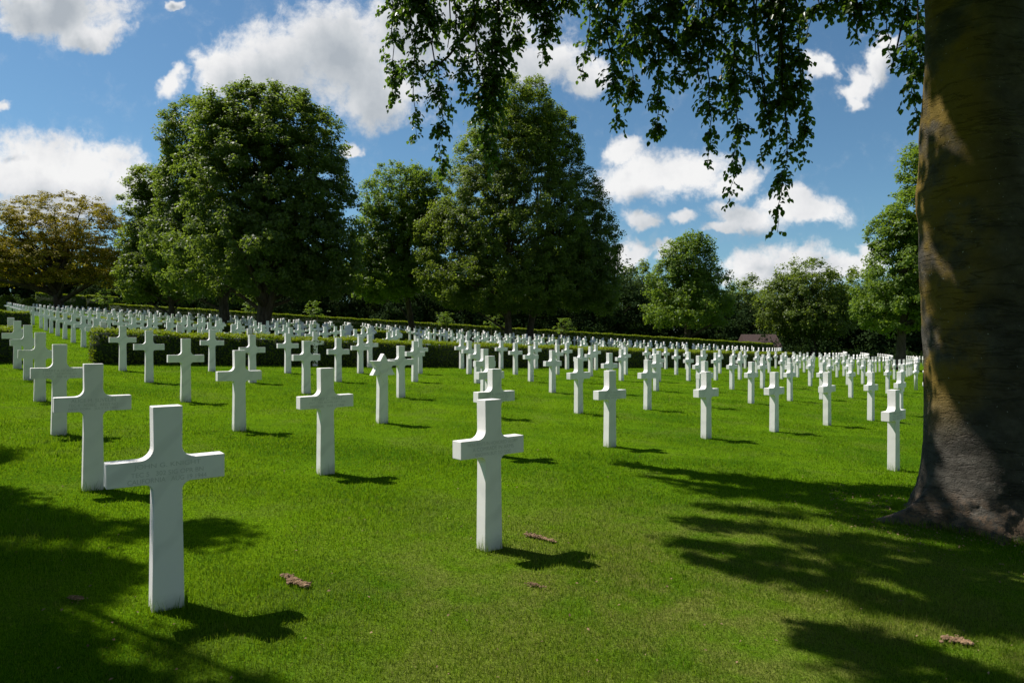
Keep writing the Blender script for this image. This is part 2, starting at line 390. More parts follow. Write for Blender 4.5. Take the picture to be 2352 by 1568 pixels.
def build_grass():
    rs = np.random.default_rng(5)
    lam, d0 = 19000.0, 3.2
    n1 = int(lam * 0.9 * (d0 ** 2 - 1.3 ** 2)); n2 = int(lam * 1.8 * d0 * d0 * math.log(48 / d0))
    d = np.concatenate([np.sqrt(rs.uniform(1.3 ** 2, d0 ** 2, n1)), d0 * np.exp(rs.uniform(0, math.log(48 / d0), n2))])
    u = rs.uniform(-0.9, 0.9, len(d)); x = u * d; y = d
    n = len(d)
    far = np.maximum(1.0, d / d0)
    wdt = 0.0029 * far ** 0.9 * rs.uniform(0.6, 1.3, n)
    h = rs.uniform(0.012, 0.030, n) * (1 + 0.15 * (far - 1).clip(0, 3)) * (1 + 0.35 * np.sin(x * 2.3 + 1.3 * y) * np.sin(y * 1.7 - x))
    long = rs.random(n) < 0.03; h = np.where(long, h * 1.7, h)
    az = rs.uniform(0, 2 * PI, n); lean = rs.uniform(0.15, 1.1, n)
    dirv = np.stack([np.cos(az), np.sin(az), np.zeros(n)], -1)
    side = np.stack([-np.sin(az), np.cos(az), np.zeros(n)], -1)
    # turn the blade's width partly at random
    tw = rs.uniform(-0.8, 0.8, n)[:, None]; side = unit(side * np.cos(tw) + dirv * np.sin(tw))
    base = np.stack([x, y, gz(x, y) - 0.004], -1)
    up = np.array([0, 0, 1.0])
    mid = base + (up * np.cos(lean * 0.45)[:, None] + dirv * np.sin(lean * 0.45)[:, None]) * (h * 0.55)[:, None]
    tip = mid + (up * np.cos(lean)[:, None] + dirv * np.sin(lean)[:, None]) * (h * 0.5)[:, None]
    w2 = (wdt / 2)[:, None]
    near = d < 9.0
    rnd = rs.random(n)
    # near blades: quad + tip; far blades: one triangle
    bn, mn, tn, sn, wn = base[near], mid[near], tip[near], side[near], w2[near]
    k = len(bn)
    Vn = np.stack([bn - sn * wn, bn + sn * wn, mn + sn * wn * 0.8, mn - sn * wn * 0.8, tn], 1).reshape(-1, 3)
    a = np.arange(k)[:, None] * 5
    q = a + np.array([[0, 1, 2, 3]]); tr = a + np.array([[3, 2, 4]])
    fb, ft, fs, fw = base[~near], tip[~near], side[~near], w2[~near]
    Vf = np.stack([fb - fs * fw, fb + fs * fw, ft], 1).reshape(-1, 3)
    tf = np.arange(len(fb))[:, None] * 3 + np.array([[0, 1, 2]]) + len(Vn)
    me = np_mesh('grass', np.concatenate([Vn, Vf]), [q, tr, tf], np.concatenate([rnd[near], rnd[near], rnd[~near]]))
    o = link('grass', me, M['blade']); tag(o, kind='stuff')

# ------------------------------------------------------------------ grave markers
C0 = np.array([-109.6, 141.5])        # centre of the arcs
PLOT1 = [
    (0,0,-1.81,3.60),(0,1,-0.13,4.87),(0,4,5.12,9.06),(0,5,6.70,10.41),(0,6,8.37,11.93),(0,7,10.02,13.49),(0,8,11.65,15.09),(0,9,13.27,16.74),
    (0,19,28.20,35.60),(0,20,29.54,37.71),(0,21,30.85,39.87),(0,22,32.12,42.06),(0,23,33.36,44.29),(0,24,34.57,46.56),(0,25,35.73,48.86),
    (1,0,-3.55,5.79),(1,1,-1.86,6.89),(1,2,-0.19,8.38),(1,3,1.41,9.57),(1,4,3.15,10.92),(1,5,4.76,12.27),(1,6,6.41,13.77),(1,7,8.04,15.19),
    (1,8,9.68,16.93),(1,9,11.26,18.49),(1,10,12.82,20.09),(1,11,14.36,21.72),(1,12,15.87,23.39),(1,13,17.36,25.09),(1,14,18.82,26.83),(1,15,20.26,28.61),
    (1,16,21.67,30.42),(1,17,23.06,32.27),(1,18,24.41,34.14),(1,19,25.74,36.05),(1,20,27.03,38.00),(1,21,28.30,39.97),(1,22,29.53,41.98),
    (1,23,30.72,44.01),(1,24,31.89,46.08),(1,25,33.01,48.17),(2,0,-5.34,8.05),(2,1,-3.61,9.07),(2,2,-1.97,10.48),(2,3,-0.35,11.90),(2,4,1.33,13.24),
    (2,5,2.95,14.65),(2,6,4.54,15.93),(2,7,6.21,17.59),(2,8,7.82,19.08),(2,9,9.27,20.30),(2,10,10.82,21.69),(2,11,12.26,23.28),(2,12,13.73,24.84),
    (2,13,15.17,26.42),(2,14,16.59,28.04),(2,15,17.98,29.69),(2,16,19.35,31.36),(2,17,20.69,33.06),(2,18,21.99,34.78),(2,19,23.27,36.53),
    (2,20,24.52,38.31),(2,21,25.73,40.11),(2,22,26.92,41.93),(2,23,28.07,43.78),(2,24,29.20,45.64),(2,25,30.28,47.53),(3,0,-7.33,10.60),
    (3,1,-5.50,11.53),(3,2,-4.13,13.77),(3,3,-2.27,14.10),(3,4,-0.59,15.35),(3,5,1.06,17.28),(3,6,2.60,17.94),(3,7,4.22,19.79),(3,8,5.69,20.62),
    (3,9,7.20,22.20),(3,10,8.70,23.58),(3,11,10.14,24.84),(3,12,11.66,26.58),(3,13,12.98,27.77),(3,14,14.27,28.91),(3,15,15.64,30.33),(3,16,17.02,32.31),
    (3,17,18.10,32.83),(3,18,19.57,35.44),(3,19,20.80,37.04),(3,20,22.00,38.65),(3,21,23.17,40.27),(3,22,24.31,41.92),(3,23,25.42,43.58),
    (3,24,26.49,45.25),(3,25,27.54,46.94),(4,0,-9.38,13.24),(4,1,-7.49,14.11),(4,2,-5.79,15.27),(4,3,-4.24,16.74),(4,4,-2.54,18.02),(4,5,-0.92,18.70),
    (4,6,0.60,20.44),(4,7,2.17,21.20),(4,8,3.75,23.17),(4,9,5.15,23.77),(4,10,6.56,25.20),(4,11,8.00,26.63),(4,12,9.40,28.02),(4,13,10.77,29.12),
    (4,14,12.10,30.49),(4,15,13.85,32.98),(4,16,14.68,33.29),(4,17,15.92,34.70),(4,18,16.96,35.51),(4,19,18.32,37.57),(4,20,19.47,39.02),
    (4,21,20.59,40.47),(4,22,21.69,41.94),(4,23,22.75,43.42),(4,24,23.78,44.90),(4,25,24.78,46.39),(5,0,-11.06,15.27),(5,1,-9.24,16.22),
    (5,2,-7.64,17.41),(5,3,-5.98,18.27),(5,4,-4.34,19.64),(5,5,-2.79,20.85),(5,6,-1.35,21.98),(5,7,0.15,23.07),(5,8,1.65,24.33),(5,9,2.85,24.42),
    (5,10,4.50,26.76),(5,11,5.88,27.99),(5,12,7.00,28.91),(5,13,8.55,30.48),(5,14,9.84,32.16),(5,15,11.10,33.00),(5,16,12.33,34.28),(5,17,13.55,35.82),
    (5,18,14.69,36.84),(5,19,15.83,38.12),(5,20,16.83,39.19),(5,21,18.01,40.71),(5,22,19.06,42.00),(5,23,20.07,43.30),(5,24,21.06,44.60),
    (5,25,22.01,45.89),(6,0,-12.64,17.22),(6,1,-11.10,18.53),(6,2,-9.55,19.62),(6,3,-7.94,20.69),(6,4,-6.15,21.37),(6,5,-4.58,22.12),(6,6,-3.32,23.96),
    (6,7,-1.77,24.41),(6,8,-0.38,25.78),(6,9,0.98,27.12),(6,10,2.29,27.90),(6,11,3.58,28.80),(6,12,5.05,30.71),(6,13,6.33,31.86),(6,14,7.53,33.22),
    (6,15,8.79,34.14),(6,16,9.98,35.28),(6,17,11.13,36.43),(6,18,12.25,37.57),(6,19,13.55,39.53),(6,20,14.40,39.84),(6,21,15.43,40.98),
    (6,22,16.66,42.98),(6,23,17.39,43.22),(6,24,18.33,44.34),(6,25,19.24,45.45),]

THK = 0.104
def outline():
    """front outline of the cross, counter-clockwise from the base"""
    pts = []
    def arc(cx, cz, r, a0, a1, n=7):
        for k in range(n + 1):
            a = math.radians(a0 + (a1 - a0) * k / n); pts.append((cx + r * math.cos(a), cz + r * math.sin(a)))
    hw, ht, hb = 0.069, 0.0715, 0.080     # half widths: shaft under the arms, head, base
    z0, z1, zt, ax = 0.668, 0.794, 1.07, 0.283
    r1, r2 = 0.045, 0.064
    pts.append((hb, -0.12))
    arc(hw + r1, z0 - r1, r1, 180, 90)
    pts.append((ax, z0)); pts.append((ax, z1))
    arc(hw + r2, z1 + r2, r2, 270, 180)
    pts.append((ht, zt))
    left = [(-x, z) for (x, z) in reversed(pts)]
    return pts + left
def prism_mesh(name, pts, thk, bevel=0.005, seg=2):
    bm = bmesh.new()
    f = bm.faces.new([bm.verts.new((x, -thk / 2, z)) for x, z in pts])
    r = bmesh.ops.extrude_face_region(bm, geom=[f])
    bmesh.ops.translate(bm, verts=[v for v in r['geom'] if isinstance(v, bmesh.types.BMVert)], vec=(0, thk, 0))
    bmesh.ops.recalc_face_normals(bm, faces=bm.faces[:])
    if bevel:
        ed = [e for e in bm.edges if len(e.link_faces) == 2 and e.calc_face_angle(0) > 0.9]
        bmesh.ops.bevel(bm, geom=ed, offset=bevel, segments=seg, profile=0.6, affect='EDGES')
    me = bpy.data.meshes.new(name); bm.to_mesh(me); bm.free()
    return me
def text_mesh(lines, name='inscription'):
    """lines: (text, cap height, baseline z, width)"""
    bm = bmesh.new()
    for s, cap, z, wid in lines:
        cu = bpy.data.curves.new('t', 'FONT'); cu.body = s; cu.align_x = 'CENTER'; cu.size = 1.0; cu.extrude = 0.0
        ob = bpy.data.objects.new('t', cu); COL.objects.link(ob)
        bpy.context.view_layer.update()
        dg = bpy.context.evaluated_depsgraph_get()
        me = bpy.data.meshes.new_from_object(ob.evaluated_get(dg))
        xs = [v.co.x for v in me.vertices]; ysv = [v.co.y for v in me.vertices]
        sx = wid / max(1e-6, max(xs) - min(xs)); sy = cap / max(1e-6, max(ysv) - min(ysv))
        wid *= 0.9; sx = wid / max(1e-6, max(xs) - min(xs)); x0 = (max(xs) + min(xs)) / 2; y0 = min(ysv)
        for v in me.vertices: v.co = Vector(((v.co.x - x0) * sx, -THK / 2 - 0.0012, z + (v.co.y - y0) * sy))
        bm.from_mesh(me)
        bpy.data.objects.remove(ob); bpy.data.curves.remove(cu); bpy.data.meshes.remove(me)
    me = bpy.data.meshes.new(name); bm.to_mesh(me); bm.free()
    return me
def star_mesh(name):
    R = 0.222; cz = 0.848
    tri = lambda a0: [(R * math.cos(math.radians(a0 + 120 * k)), cz + R * math.sin(math.radians(a0 + 120 * k))) for k in range(3)]
    pts = []
    r2 = R / math.sqrt(3)
    for k in range(6):
        a = math.radians(90 - 60 * k); b = math.radians(60 - 60 * k)
        pts.append((R * math.cos(a), cz + R * math.sin(a))); pts.append((r2 * math.cos(b), cz + r2 * math.sin(b)))
    bm = bmesh.new()
    for ps, th in ((pts[::-1], THK + 0.012),):
        me = prism_mesh('s', ps, th, 0.004, 1); bm.from_mesh(me); bpy.data.meshes.remove(me)
    sh = [(0.080, -0.12), (0.071, 0.76), (-0.071, 0.76), (-0.080, -0.12)]
    me = prism_mesh('s', sh, THK, 0.005, 2); bm.from_mesh(me); bpy.data.meshes.remove(me)
    # raised hexagon frame in the middle of the star, open so that the inner field lies lower
    for k in range(6):
        a0, a1 = math.radians(60 * k), math.radians(60 * k + 60)
        for sgn in (-1,):
            yb, yf = sgn * (THK / 2 + 0.004), sgn * (THK / 2 + 0.013)
            ro, ri = 0.098, 0.080
            cor = [(ro, a0), (ro, a1), (ri, a1), (ri, a0)]
            vb = [bm.verts.new((r * math.cos(a), yb, cz + r * math.sin(a))) for r, a in cor]
            vf = [bm.verts.new((r * math.cos(a), yf, cz + r * math.sin(a))) for r, a in cor]
            bm.faces.new(vf)
            for i in range(4): bm.faces.new((vb[i], vb[(i + 1) % 4], vf[(i + 1) % 4], vf[i]))
    bmesh.ops.recalc_face_normals(bm, faces=bm.faces[:])
    me = bpy.data.meshes.new(name); bm.to_mesh(me); bm.free()
    return me

ORD = ['first', 'second', 'third', 'fourth', 'fifth', 'sixth', 'seventh', 'eighth', 'ninth', 'tenth', 'eleventh', 'twelfth', 'thirteenth', 'fourteenth', 'fifteenth',
       'sixteenth', 'seventeenth', 'eighteenth', 'nineteenth']
TENS = {20: ('twenty', 'twentieth'), 30: ('thirty', 'thirtieth'), 40: ('forty', 'fortieth'), 50: ('fifty', 'fiftieth'), 60: ('sixty', 'sixtieth')}
def nth(n):
    if n <= 19: return ORD[n - 1]
    a, b = n // 10 * 10, n % 10
    return TENS[a][1] if b == 0 else TENS[a][0] + '-' + ORD[b - 1]

STARS1 = {(2, 2)}
def marker_angle(x, y):
    d = np.array([x, y]) - C0; d = d / np.hypot(*d)
    return math.atan2(d[1], d[0]) + PI / 2           # local -y looks outward, away from the centre
def far_rows():
    """markers of the plots beyond the near hedge: (plot, row, index, x, y)"""
    out = []
    th1 = math.atan2(26.6 - C0[1], -17.2 - C0[0])
    for plot, R0, nrow in ((2, 153.9, 8), (3, 129.2, 8), (4, 104.8, 8), (5, 80.0, 8)):
        dth = 2.12 / R0
        for r in range(nrow):
            R = R0 - 2.76 * r
            for c in range(-30, 60):
                if c in (-1, -2): continue                     # the grass aisle
                a = th1 + (c) * dth
                jit = ((c * 7919 + r * 104729 + plot * 31) % 100 / 100 - 0.5) * 0.10
                x, y = C0[0] + (R + jit) * math.cos(a), C0[1] + (R + jit) * math.sin(a)
                if y < 12 or y > (72.5 if x < 27 else 84): continue
                if abs(x / y) > 0.79: continue
                out.append((plot, r, c, x, y))
    return out
TREE_SPOTS = []
def build_markers():
    cross_hi = prism_mesh('cross', outline(), THK, 0.005, 2)
    cross_lo = prism_mesh('cross_plain', outline()[::1], THK, 0.004, 1)
    star = star_mesh('star_marker')
    for m in (cross_hi, cross_lo, star): m.materials.append(M['marble'])
    texts = {
        (0, 0): [('JOHN G. KNIGHT', .031, .7465, .355), ('TEC 5   302 SIG OPR BN', .024, .712, .385), ('CALIFORNIA   AUG 19 1944', .025, .677, .42)],
        (0, 1): [('HERE RESTS IN HONORED GLORY', .024, .752, .50), ('A COMRADE IN ARMS', .028, .714, .41), ('KNOWN BUT TO GOD', .024, .679, .36)],
        (1, 0): [('ALICE M. SUVELIN', .031, .7465, .36), ('TEC 4   ADSEC   REGT NO', .024, .712, .40), ('NEW YORK   JULY 15 1944', .025, .677, .40)],
        (1, 1): [('HENRY C. TREAT', .031, .7465, .36), ('PVT   332 BOMB GP   (H)', .024, .712, .42), ('MISSOURI   MAR 11 1944', .025, .677, .40)],
        (2, 0): [('HARRY A. HOBERT', .031, .7465, .36), ('S SGT   357 BOMB SQ', .024, .712, .38), ('OHIO   FEB 20 1944', .025, .677, .34)],
        (0, 4): [('PAUL R. ELLIS', .031, .7465, .32), ('T SGT   445 BOMB GP', .024, .712, .38), ('TEXAS   SEPT 27 1944', .025, .677, .38)],
        (1, 3): [('CARL T. MEADE', .031, .7465, .33), ('SGT   93 BOMB GP', .024, .712, .36), ('IOWA   MAY 8 1944', .025, .677, .34)],
        (1, 2): [('LEE B. HARMON', .031, .7465, .33), ('CPL   9 TRP CARR SQ', .024, .712, .38), ('UTAH   JAN 4 1945', .025, .677, .34)],
    }
    items = []
    for (r, c, x, y) in PLOT1: items.append([1, r, c, x, y])
    items += [list(i) for i in far_rows()]
    for r in range(7):                                     # the nearest plot runs on along its arcs to the right
        xe, ye = max(((x, y) for (rr, c, x, y) in PLOT1 if rr == r and c <= 25), key=lambda q: q[1])
        R = math.hypot(xe - C0[0], ye - C0[1]); a = math.atan2(ye - C0[1], xe - C0[0])
        for k in range(1, 26):
            x, y = C0[0] + R * math.cos(a + k * 2.0 / R), C0[1] + R * math.sin(a + k * 2.0 / R)
            if y < 82: items.append([1, r, 25 + k, x, y])
    # keep clear of the trunks
    keep = []
    for it in items:
        if any((it[3] - tx) ** 2 + (it[4] - ty) ** 2 < 0.9 ** 2 for tx, ty in TREE_SPOTS): continue
        keep.append(it)
    items = keep
    def seen(it):
        px, _ = to_px(it[3], it[4], 0); return -25 < px < 2100 or (it[3] < 6 and it[4] < 10 and px < 2352)
    vis = sorted([it for it in items if seen(it)], key=lambda i: math.hypot(i[3], i[4]))
    single = vis[:298]; ids = {id(i) for i in single}
    rest = [i for i in items if id(i) not in ids]
    # order of the standing markers along each row, from the left end in the photo
    rows = {}
    for it in single: rows.setdefault((it[0], it[1]), []).append(it)
    special = {
        (1, 0, 0): 'white marble cross at the front left with a sharply readable three-line inscription',
        (1, 0, 1): 'white marble cross alone on open lawn, bright left side, beside two dirt clods',
        (1, 1, 0): 'veined white marble cross just behind the front left cross, shaft base in dappled shade',
        (1, 0, 4): 'white marble cross nearest to the big beech trunk, arms cut close to the bark',
        (1, 2, 2): 'white marble Star of David marker with a hexagon carved in its star',
        (1, 1, 1): 'white marble cross standing between the front left cross and the nearest star marker',
    }
    plotname = {1: 'from the front, before near hedge', 2: 'between near and second hedge', 3: 'beyond the second hedge', 4: 'of the far plot below the wood', 5: 'of the farthest plot'}
    for (plot, r), lst in rows.items():
        lst.sort(key=lambda i: i[2])
        for k, it in enumerate(lst):
            dd = np.array([it[3], it[4]]) - C0; dd = dd / np.hypot(*dd) * THK / 2      # the measured foot is the front edge
            x, y = it[3] - dd[0], it[4] - dd[1]; key = (plot, r, it[2])
            isstar = (plot == 1 and (r, it[2]) in STARS1) or (plot > 1 and (it[2] * 31 + r * 17 + plot * 7) % 37 == 0)
            me = star if isstar else (cross_hi if y < 16 else cross_lo)
            shape = 'star marker' if isstar else 'cross'
            lab = special.get(key) or f"white marble {shape}, {nth(k + 1)} from left in {nth(r + 1)} row {plotname[plot]}"
            o = bpy.data.objects.new('star_of_david_marker' if isstar else 'marble_cross', me); COL.objects.link(o)
            o.location = (x, y, g(x, y)); rz = marker_angle(x, y)
            wob = random.Random(int(x * 100) * 7 + int(y * 100))
            o.rotation_euler = (wob.uniform(-.006, .006), wob.uniform(-.008, .008), rz + wob.uniform(-.02, .02))
            tag(o, lab, 'grave marker' if isstar else 'grave cross', 'white marble grave markers in curved rows')
            tx = texts.get((r, it[2])) if plot == 1 and not isstar else None
            if tx:
                i = link('inscription', text_mesh(tx), M['engraving'], o)
    # the rest, too many to tell apart, as one mass
    if rest:
        bm = bmesh.new(); lo = prism_mesh('c', outline()[::1], THK, 0, 1); bm.from_mesh(lo)
        bmesh.ops.triangulate(bm, faces=bm.faces[:])
        V = np.array([v.co[:] for v in bm.verts]); Fc = np.array([[v.index for v in f.verts] for f in bm.faces]); bm.free()
        vs, fs = [], []
        for k, it in enumerate(rest):
            a = marker_angle(it[3], it[4]); ca, sa = math.cos(a), math.sin(a)
            W = np.stack([V[:, 0] * ca - V[:, 1] * sa + it[3], V[:, 0] * sa + V[:, 1] * ca + it[4], V[:, 2] + g(it[3], it[4])], -1)
            vs.append(W); fs.append(Fc + k * len(V))
        o = link('distant_crosses', np_mesh('distant_crosses', np.concatenate(vs), [np.concatenate(fs)]), M['marble'])
        tag(o, kind='stuff')
    print('markers', len(single), 'single', len(rest), 'in the mass')

# ------------------------------------------------------------------ foliage
def leaf_quads(pos, nrm, size, rs, slim=0.62):
    n = len(pos)
    r = unit(rs.normal(size=(n, 3)))
    a = unit(np.cross(nrm, r)); b = np.cross(nrm, a)
    L = (size / 2)[:, None]; W = L * slim
    bend = nrm * (size * 0.12)[:, None]
    V = np.stack([pos + a * L - bend, pos + b * W, pos - a * L - bend, pos - b * W], 1).reshape(-1, 3)
    return V, np.arange(n * 4).reshape(-1, 4)
def cluster_leaves(cen, rad, n_per, size, rs, core, flat=0.6, upb=0.55, outb=0.6, jitter=0.5):
    """leaves around cluster centres; they face outward and up, as leaves do"""
    k = len(cen); N = k * n_per
    c = np.repeat(cen, n_per, 0); r = np.repeat(rad, n_per)
    d = unit(rs.normal(size=(N, 3))) * (rs.random(N) ** 0.5)[:, None]
    d[:, 2] *= np.repeat(flat * rs.uniform(.65, 1.9, k), n_per)
    p = c + d * r[:, None]
    out = unit(p - core)
    nrm = unit(out * outb + np.array([0, 0, upb]) + d * 0.4 + rs.normal(size=(N, 3)) * jitter)
    s = size * rs.uniform(0.65, 1.3, N)
    V, Fq = leaf_quads(p, nrm, s, rs)
    tone = np.clip(np.repeat(rs.random(k), n_per) * 0.5 + rs.random(N) * 0.5, 0, 1)
    return V, Fq, tone
def lobes_points(lobes, n, rs, zmin, shell=0.7):
    vol = np.array([l[3] * l[4] + l[3] * l[5] + l[4] * l[5] for l in lobes]); pick = rs.choice(len(lobes), n, p=vol / vol.sum())
    L = np.array(lobes)[pick]
    d = unit(rs.normal(size=(n, 3)))
    rr = np.where(rs.random(n) < shell, rs.uniform(0.82, 1.04, n), rs.uniform(0.3, 0.82, n))
    p = L[:, :3] + d * rr[:, None] * L[:, 3:]
    # uneven outline: push in and out with a few waves
    wob = 1 + 0.08 * np.sin(d[:, 0:1] * 7 + pick[:, None]) * np.cos(d[:, 2:3] * 6 + d[:, 1:2] * 4)
    p = L[:, :3] + (p - L[:, :3]) * wob
    return p[p[:, 2] > zmin]

def tree(name, label, cat, px, y, lobes, mat, n_cl=700, n_leaf=60, size=0.26, rad=0.62, trunk_r=0.4, seed=1, group=None, flat=0.6,
         shell=0.7, limbs=16, bark='bark', fork=0.45, depth=0.85, lean=(0, 0), base_drop=0.0, skirt=None, twigs=0, upb=0.55, second=None):
    """lobes: (px, py, rx, ry) of the crown's masses on the chart, at y metres (optionally dy)"""
    rs = np.random.default_rng(seed)
    x = (px - 1176) / F * y; z = g(x, y)
    base = np.array([x, y, z])
    W = []
    for l in lobes:
        c = view(l[0], l[1], y + (l[4] if len(l) > 4 else 0)); k = y / F
        W.append([c.x - x, c.y - y, c.z - z, l[2] * k, max(l[2], l[3] * .7) * k * depth, l[3] * k])
    W = np.array(W)
    core = np.array([W[:, 0].mean(), W[:, 1].mean(), W[:, 2].mean() - 1.0])
    zmin = skirt if skirt is not None else 2.0
    cen = lobes_points(W, n_cl, rs, zmin, shell)
    V, Fq, tone = cluster_leaves(cen, rad * rs.uniform(0.6, 1.35, len(cen)), n_leaf, size, rs, core, flat, upb)
    root = empty(name, base, label, cat, group)
    me = np_mesh('crown', V, [Fq], tone)
    link('crown', me, M[mat], root)
    # trunk and limbs, in one mesh
    tb = Tubes()
    top = W[:, 2].max(); h = top * 0.80
    nseg = 10
    t = np.linspace(0, 1, nseg)
    path = np.stack([t * core[0] * 0.6 + lean[0] * t + 0.15 * np.sin(t * 5 + seed), t * core[1] * 0.6 + lean[1] * t + 0.12 * np.cos(t * 4 + seed), t * h - 0.2], -1)
    path[0, :2] *= 0
    rr = trunk_r * (1 - t * 0.9) ** 0.8; rr[0] *= 1.35
    tb.add(path, rr, 10)
    if second: tb.add(bez((0.05, 0, .5), (second[0] * .35, 0, second[2] * .4), second, 9), np.linspace(trunk_r * .72, .06, 9), 9)      # the trunk forks low
    idx = rs.choice(len(cen), min(limbs, len(cen)), replace=False)
    for i in idx:
        e = cen[i]; hh = rs.uniform(fork, 0.95) * min(e[2], h * 0.9) * 0.8
        k = np.clip(hh / h, 0.08, 0.85)
        s = np.array([np.interp(k, t, path[:, 0]), np.interp(k, t, path[:, 1]), np.interp(k, t, path[:, 2])])
        m = s * 0.45 + e * 0.55; m[2] = s[2] * 0.25 + e[2] * 0.75 - 0.4
        r0 = np.interp(k, t, rr) * rs.uniform(0.35, 0.6)
        tb.add(bez(s, m, e, 8), np.linspace(r0, 0.02, 8), 6)
        for _ in range(twigs):
            a = rs.uniform(0.35, 0.95); ps = bez(s, m, e, 20)[int(a * 19)]
            j = np.argsort(((cen - ps) ** 2).sum(1))[rs.integers(0, 14)]
            tb.add(bez(ps, (ps + cen[j]) / 2 + np.array([0, 0, .25]), cen[j], 5), np.linspace(max(r0 * (1 - a) * 0.7, 0.03), 0.012, 5), 4)
    link('trunk', tb.mesh('trunk'), M[bark], root)
    TREE_SPOTS.append((x, y))
    return root
def copy_tree(src, loc, rz, s, label):
    r = src.copy(); COL.objects.link(r); r.location = loc; r.rotation_euler = (0, 0, rz); r.scale = s
    r['label'] = label
    for ch in src.children:
        c = ch.copy(); COL.objects.link(c); c.parent = r
    return r

def build_trees():
    T = tree
    T('bronze_oak', 'broad spreading oak with bronze orange young leaves at the far left', 'tree', 141, 68,
      [(140, 505, 120, 58), (60, 545, 110, 62), (215, 545, 80, 70), (-30, 600, 80, 70), (130, 600, 130, 55), (245, 620, 55, 50), (30, 640, 100, 38), (180, 655, 95, 35)],
      'leaf_oak', n_cl=1500, n_leaf=54, size=0.20, rad=0.56, trunk_r=0.52, seed=3, flat=0.38, shell=0.85, limbs=38, fork=0.45, depth=0.9, skirt=3.2, twigs=3, upb=0.8)
    T('sycamore_tree', 'huge round dark green tree, widest crown left of centre, thick forked trunk', 'tree', 605, 47,
      [(620, 400, 175, 195), (520, 400, 110, 170), (700, 480, 125, 165), (600, 590, 205, 120), (745, 600, 85, 100), (560, 300, 110, 95), (650, 290, 110, 85)],
      'leaf_green', n_cl=2000, n_leaf=88, size=0.205, rad=0.52, trunk_r=0.46, seed=11, limbs=24, skirt=2.6, second=(2.3, .3, 9.0))
    T('sycamore_tree', 'dark green tree tucked behind the left edge of the huge round tree', 'tree', 520, 54,
      [(450, 330, 80, 110), (430, 430, 70, 80), (470, 560, 110, 120), (410, 560, 70, 110)], 'leaf_green', n_cl=1000, n_leaf=80, size=0.21, rad=0.55, trunk_r=0.42, seed=12, skirt=2.2)
    T('sycamore_tree', 'ragged tree with layered open branches beside the bronze oak', 'tree', 393, 60,
      [(345, 420, 50, 40), (330, 470, 50, 35), (370, 530, 70, 55), (320, 560, 45, 60), (390, 620, 105, 70), (320, 640, 50, 50), (440, 560, 60, 90)],
      'leaf_plane', n_cl=950, n_leaf=70, size=0.215, rad=0.56, trunk_r=0.26, seed=13, limbs=24, skirt=2.0, twigs=1)
    T('maple_tree', 'mid green rounded tree in the gap between the two biggest trees', 'tree', 945, 66,
      [(915, 470, 85, 95), (880, 560, 75, 90), (950, 570, 90, 100), (890, 640, 90, 50), (975, 480, 60, 95), (855, 600, 55, 80)], 'leaf_light', n_cl=1350, n_leaf=70, size=0.22, rad=0.58, trunk_r=0.36, seed=14, skirt=2.4)
    T('lime_tree', 'tallest green tree at the centre with a pointed crown reaching the hanging twigs', 'tree', 1167, 62,
      [(1195, 260, 80, 85), (1170, 350, 120, 100), (1110, 460, 115, 120), (1190, 520, 170, 150), (1040, 580, 85, 110), (1150, 650, 170, 70), (1220, 300, 80, 90)],
      'leaf_plane', n_cl=2300, n_leaf=80, size=0.20, rad=0.56, trunk_r=0.36, seed=21, limbs=26, skirt=2.6)
    T('lime_tree', 'dense dark green tree leaning on the right of the tallest centre tree', 'tree', 1213, 65,
      [(1275, 340, 60, 100), (1310, 470, 80, 95), (1350, 560, 75, 100), (1290, 620, 130, 90), (1360, 660, 70, 60)],
      'leaf_green', n_cl=1400, n_leaf=80, size=0.205, rad=0.56, trunk_r=0.36, seed=22, limbs=20, skirt=2.6)
    T('hornbeam_tree', 'bright light green tree with a loose peaked crown right of the centre trees', 'tree', 1577, 86,
      [(1585, 600, 60, 65), (1560, 650, 75, 60), (1620, 660, 65, 60), (1580, 715, 100, 50), (1600, 570, 35, 35), (1540, 600, 30, 40)],
      'leaf_light', n_cl=820, n_leaf=46, size=0.30, rad=0.75, trunk_r=0.5, seed=31, limbs=22, skirt=3.0, twigs=1)
    T('chestnut_tree', 'large domed mid green tree between the light green tree and the beech', 'tree', 1868, 98,
      [(1855, 650, 70, 58), (1800, 690, 60, 60), (1910, 690, 60, 60), (1850, 730, 110, 52), (1850, 700, 95, 70)],
      'leaf_plane', n_cl=900, n_leaf=46, size=0.34, rad=0.85, trunk_r=0.5, seed=32, skirt=2.6)
    T('poplar_tree', 'tall fresh green tree with large leaves partly hidden by the beech trunk', 'tree', 2062, 56,
      [(2130, 400, 60, 75), (2150, 500, 110, 95), (2060, 540, 65, 60), (2110, 620, 115, 80), (2060, 700, 95, 65), (2190, 640, 110, 110), (2010, 720, 45, 40)],
      'leaf_light', n_cl=1400, n_leaf=60, size=0.235, rad=0.55, trunk_r=0.4, seed=33, limbs=22, skirt=2.0)
    # woodland behind the boundary hedge: two prototypes, copied
    A = T('woodland_tree', 'dark woodland tree behind the hedge, below the bronze oak', 'tree', 60, 108, [(60, 600, 90, 60), (20, 640, 80, 60), (110, 640, 80, 60), (60, 680, 110, 40)],
          'leaf_shaded', n_cl=420, n_leaf=46, size=0.42, rad=1.15, trunk_r=0.35, seed=41, limbs=8, skirt=0.6, group='woodland trees behind the boundary hedge')
    B = T('woodland_tree', 'rounded olive green woodland tree just right of the dense centre trees', 'tree', 1465, 112, [(1468, 655, 52, 50), (1440, 690, 60, 50), (1500, 700, 55, 50), (1465, 740, 80, 40)],
          'leaf_plane', n_cl=420, n_leaf=46, size=0.42, rad=1.1, trunk_r=0.35, seed=42, limbs=8, skirt=0.6, group='woodland trees behind the boundary hedge')
    rs = random.Random(4)
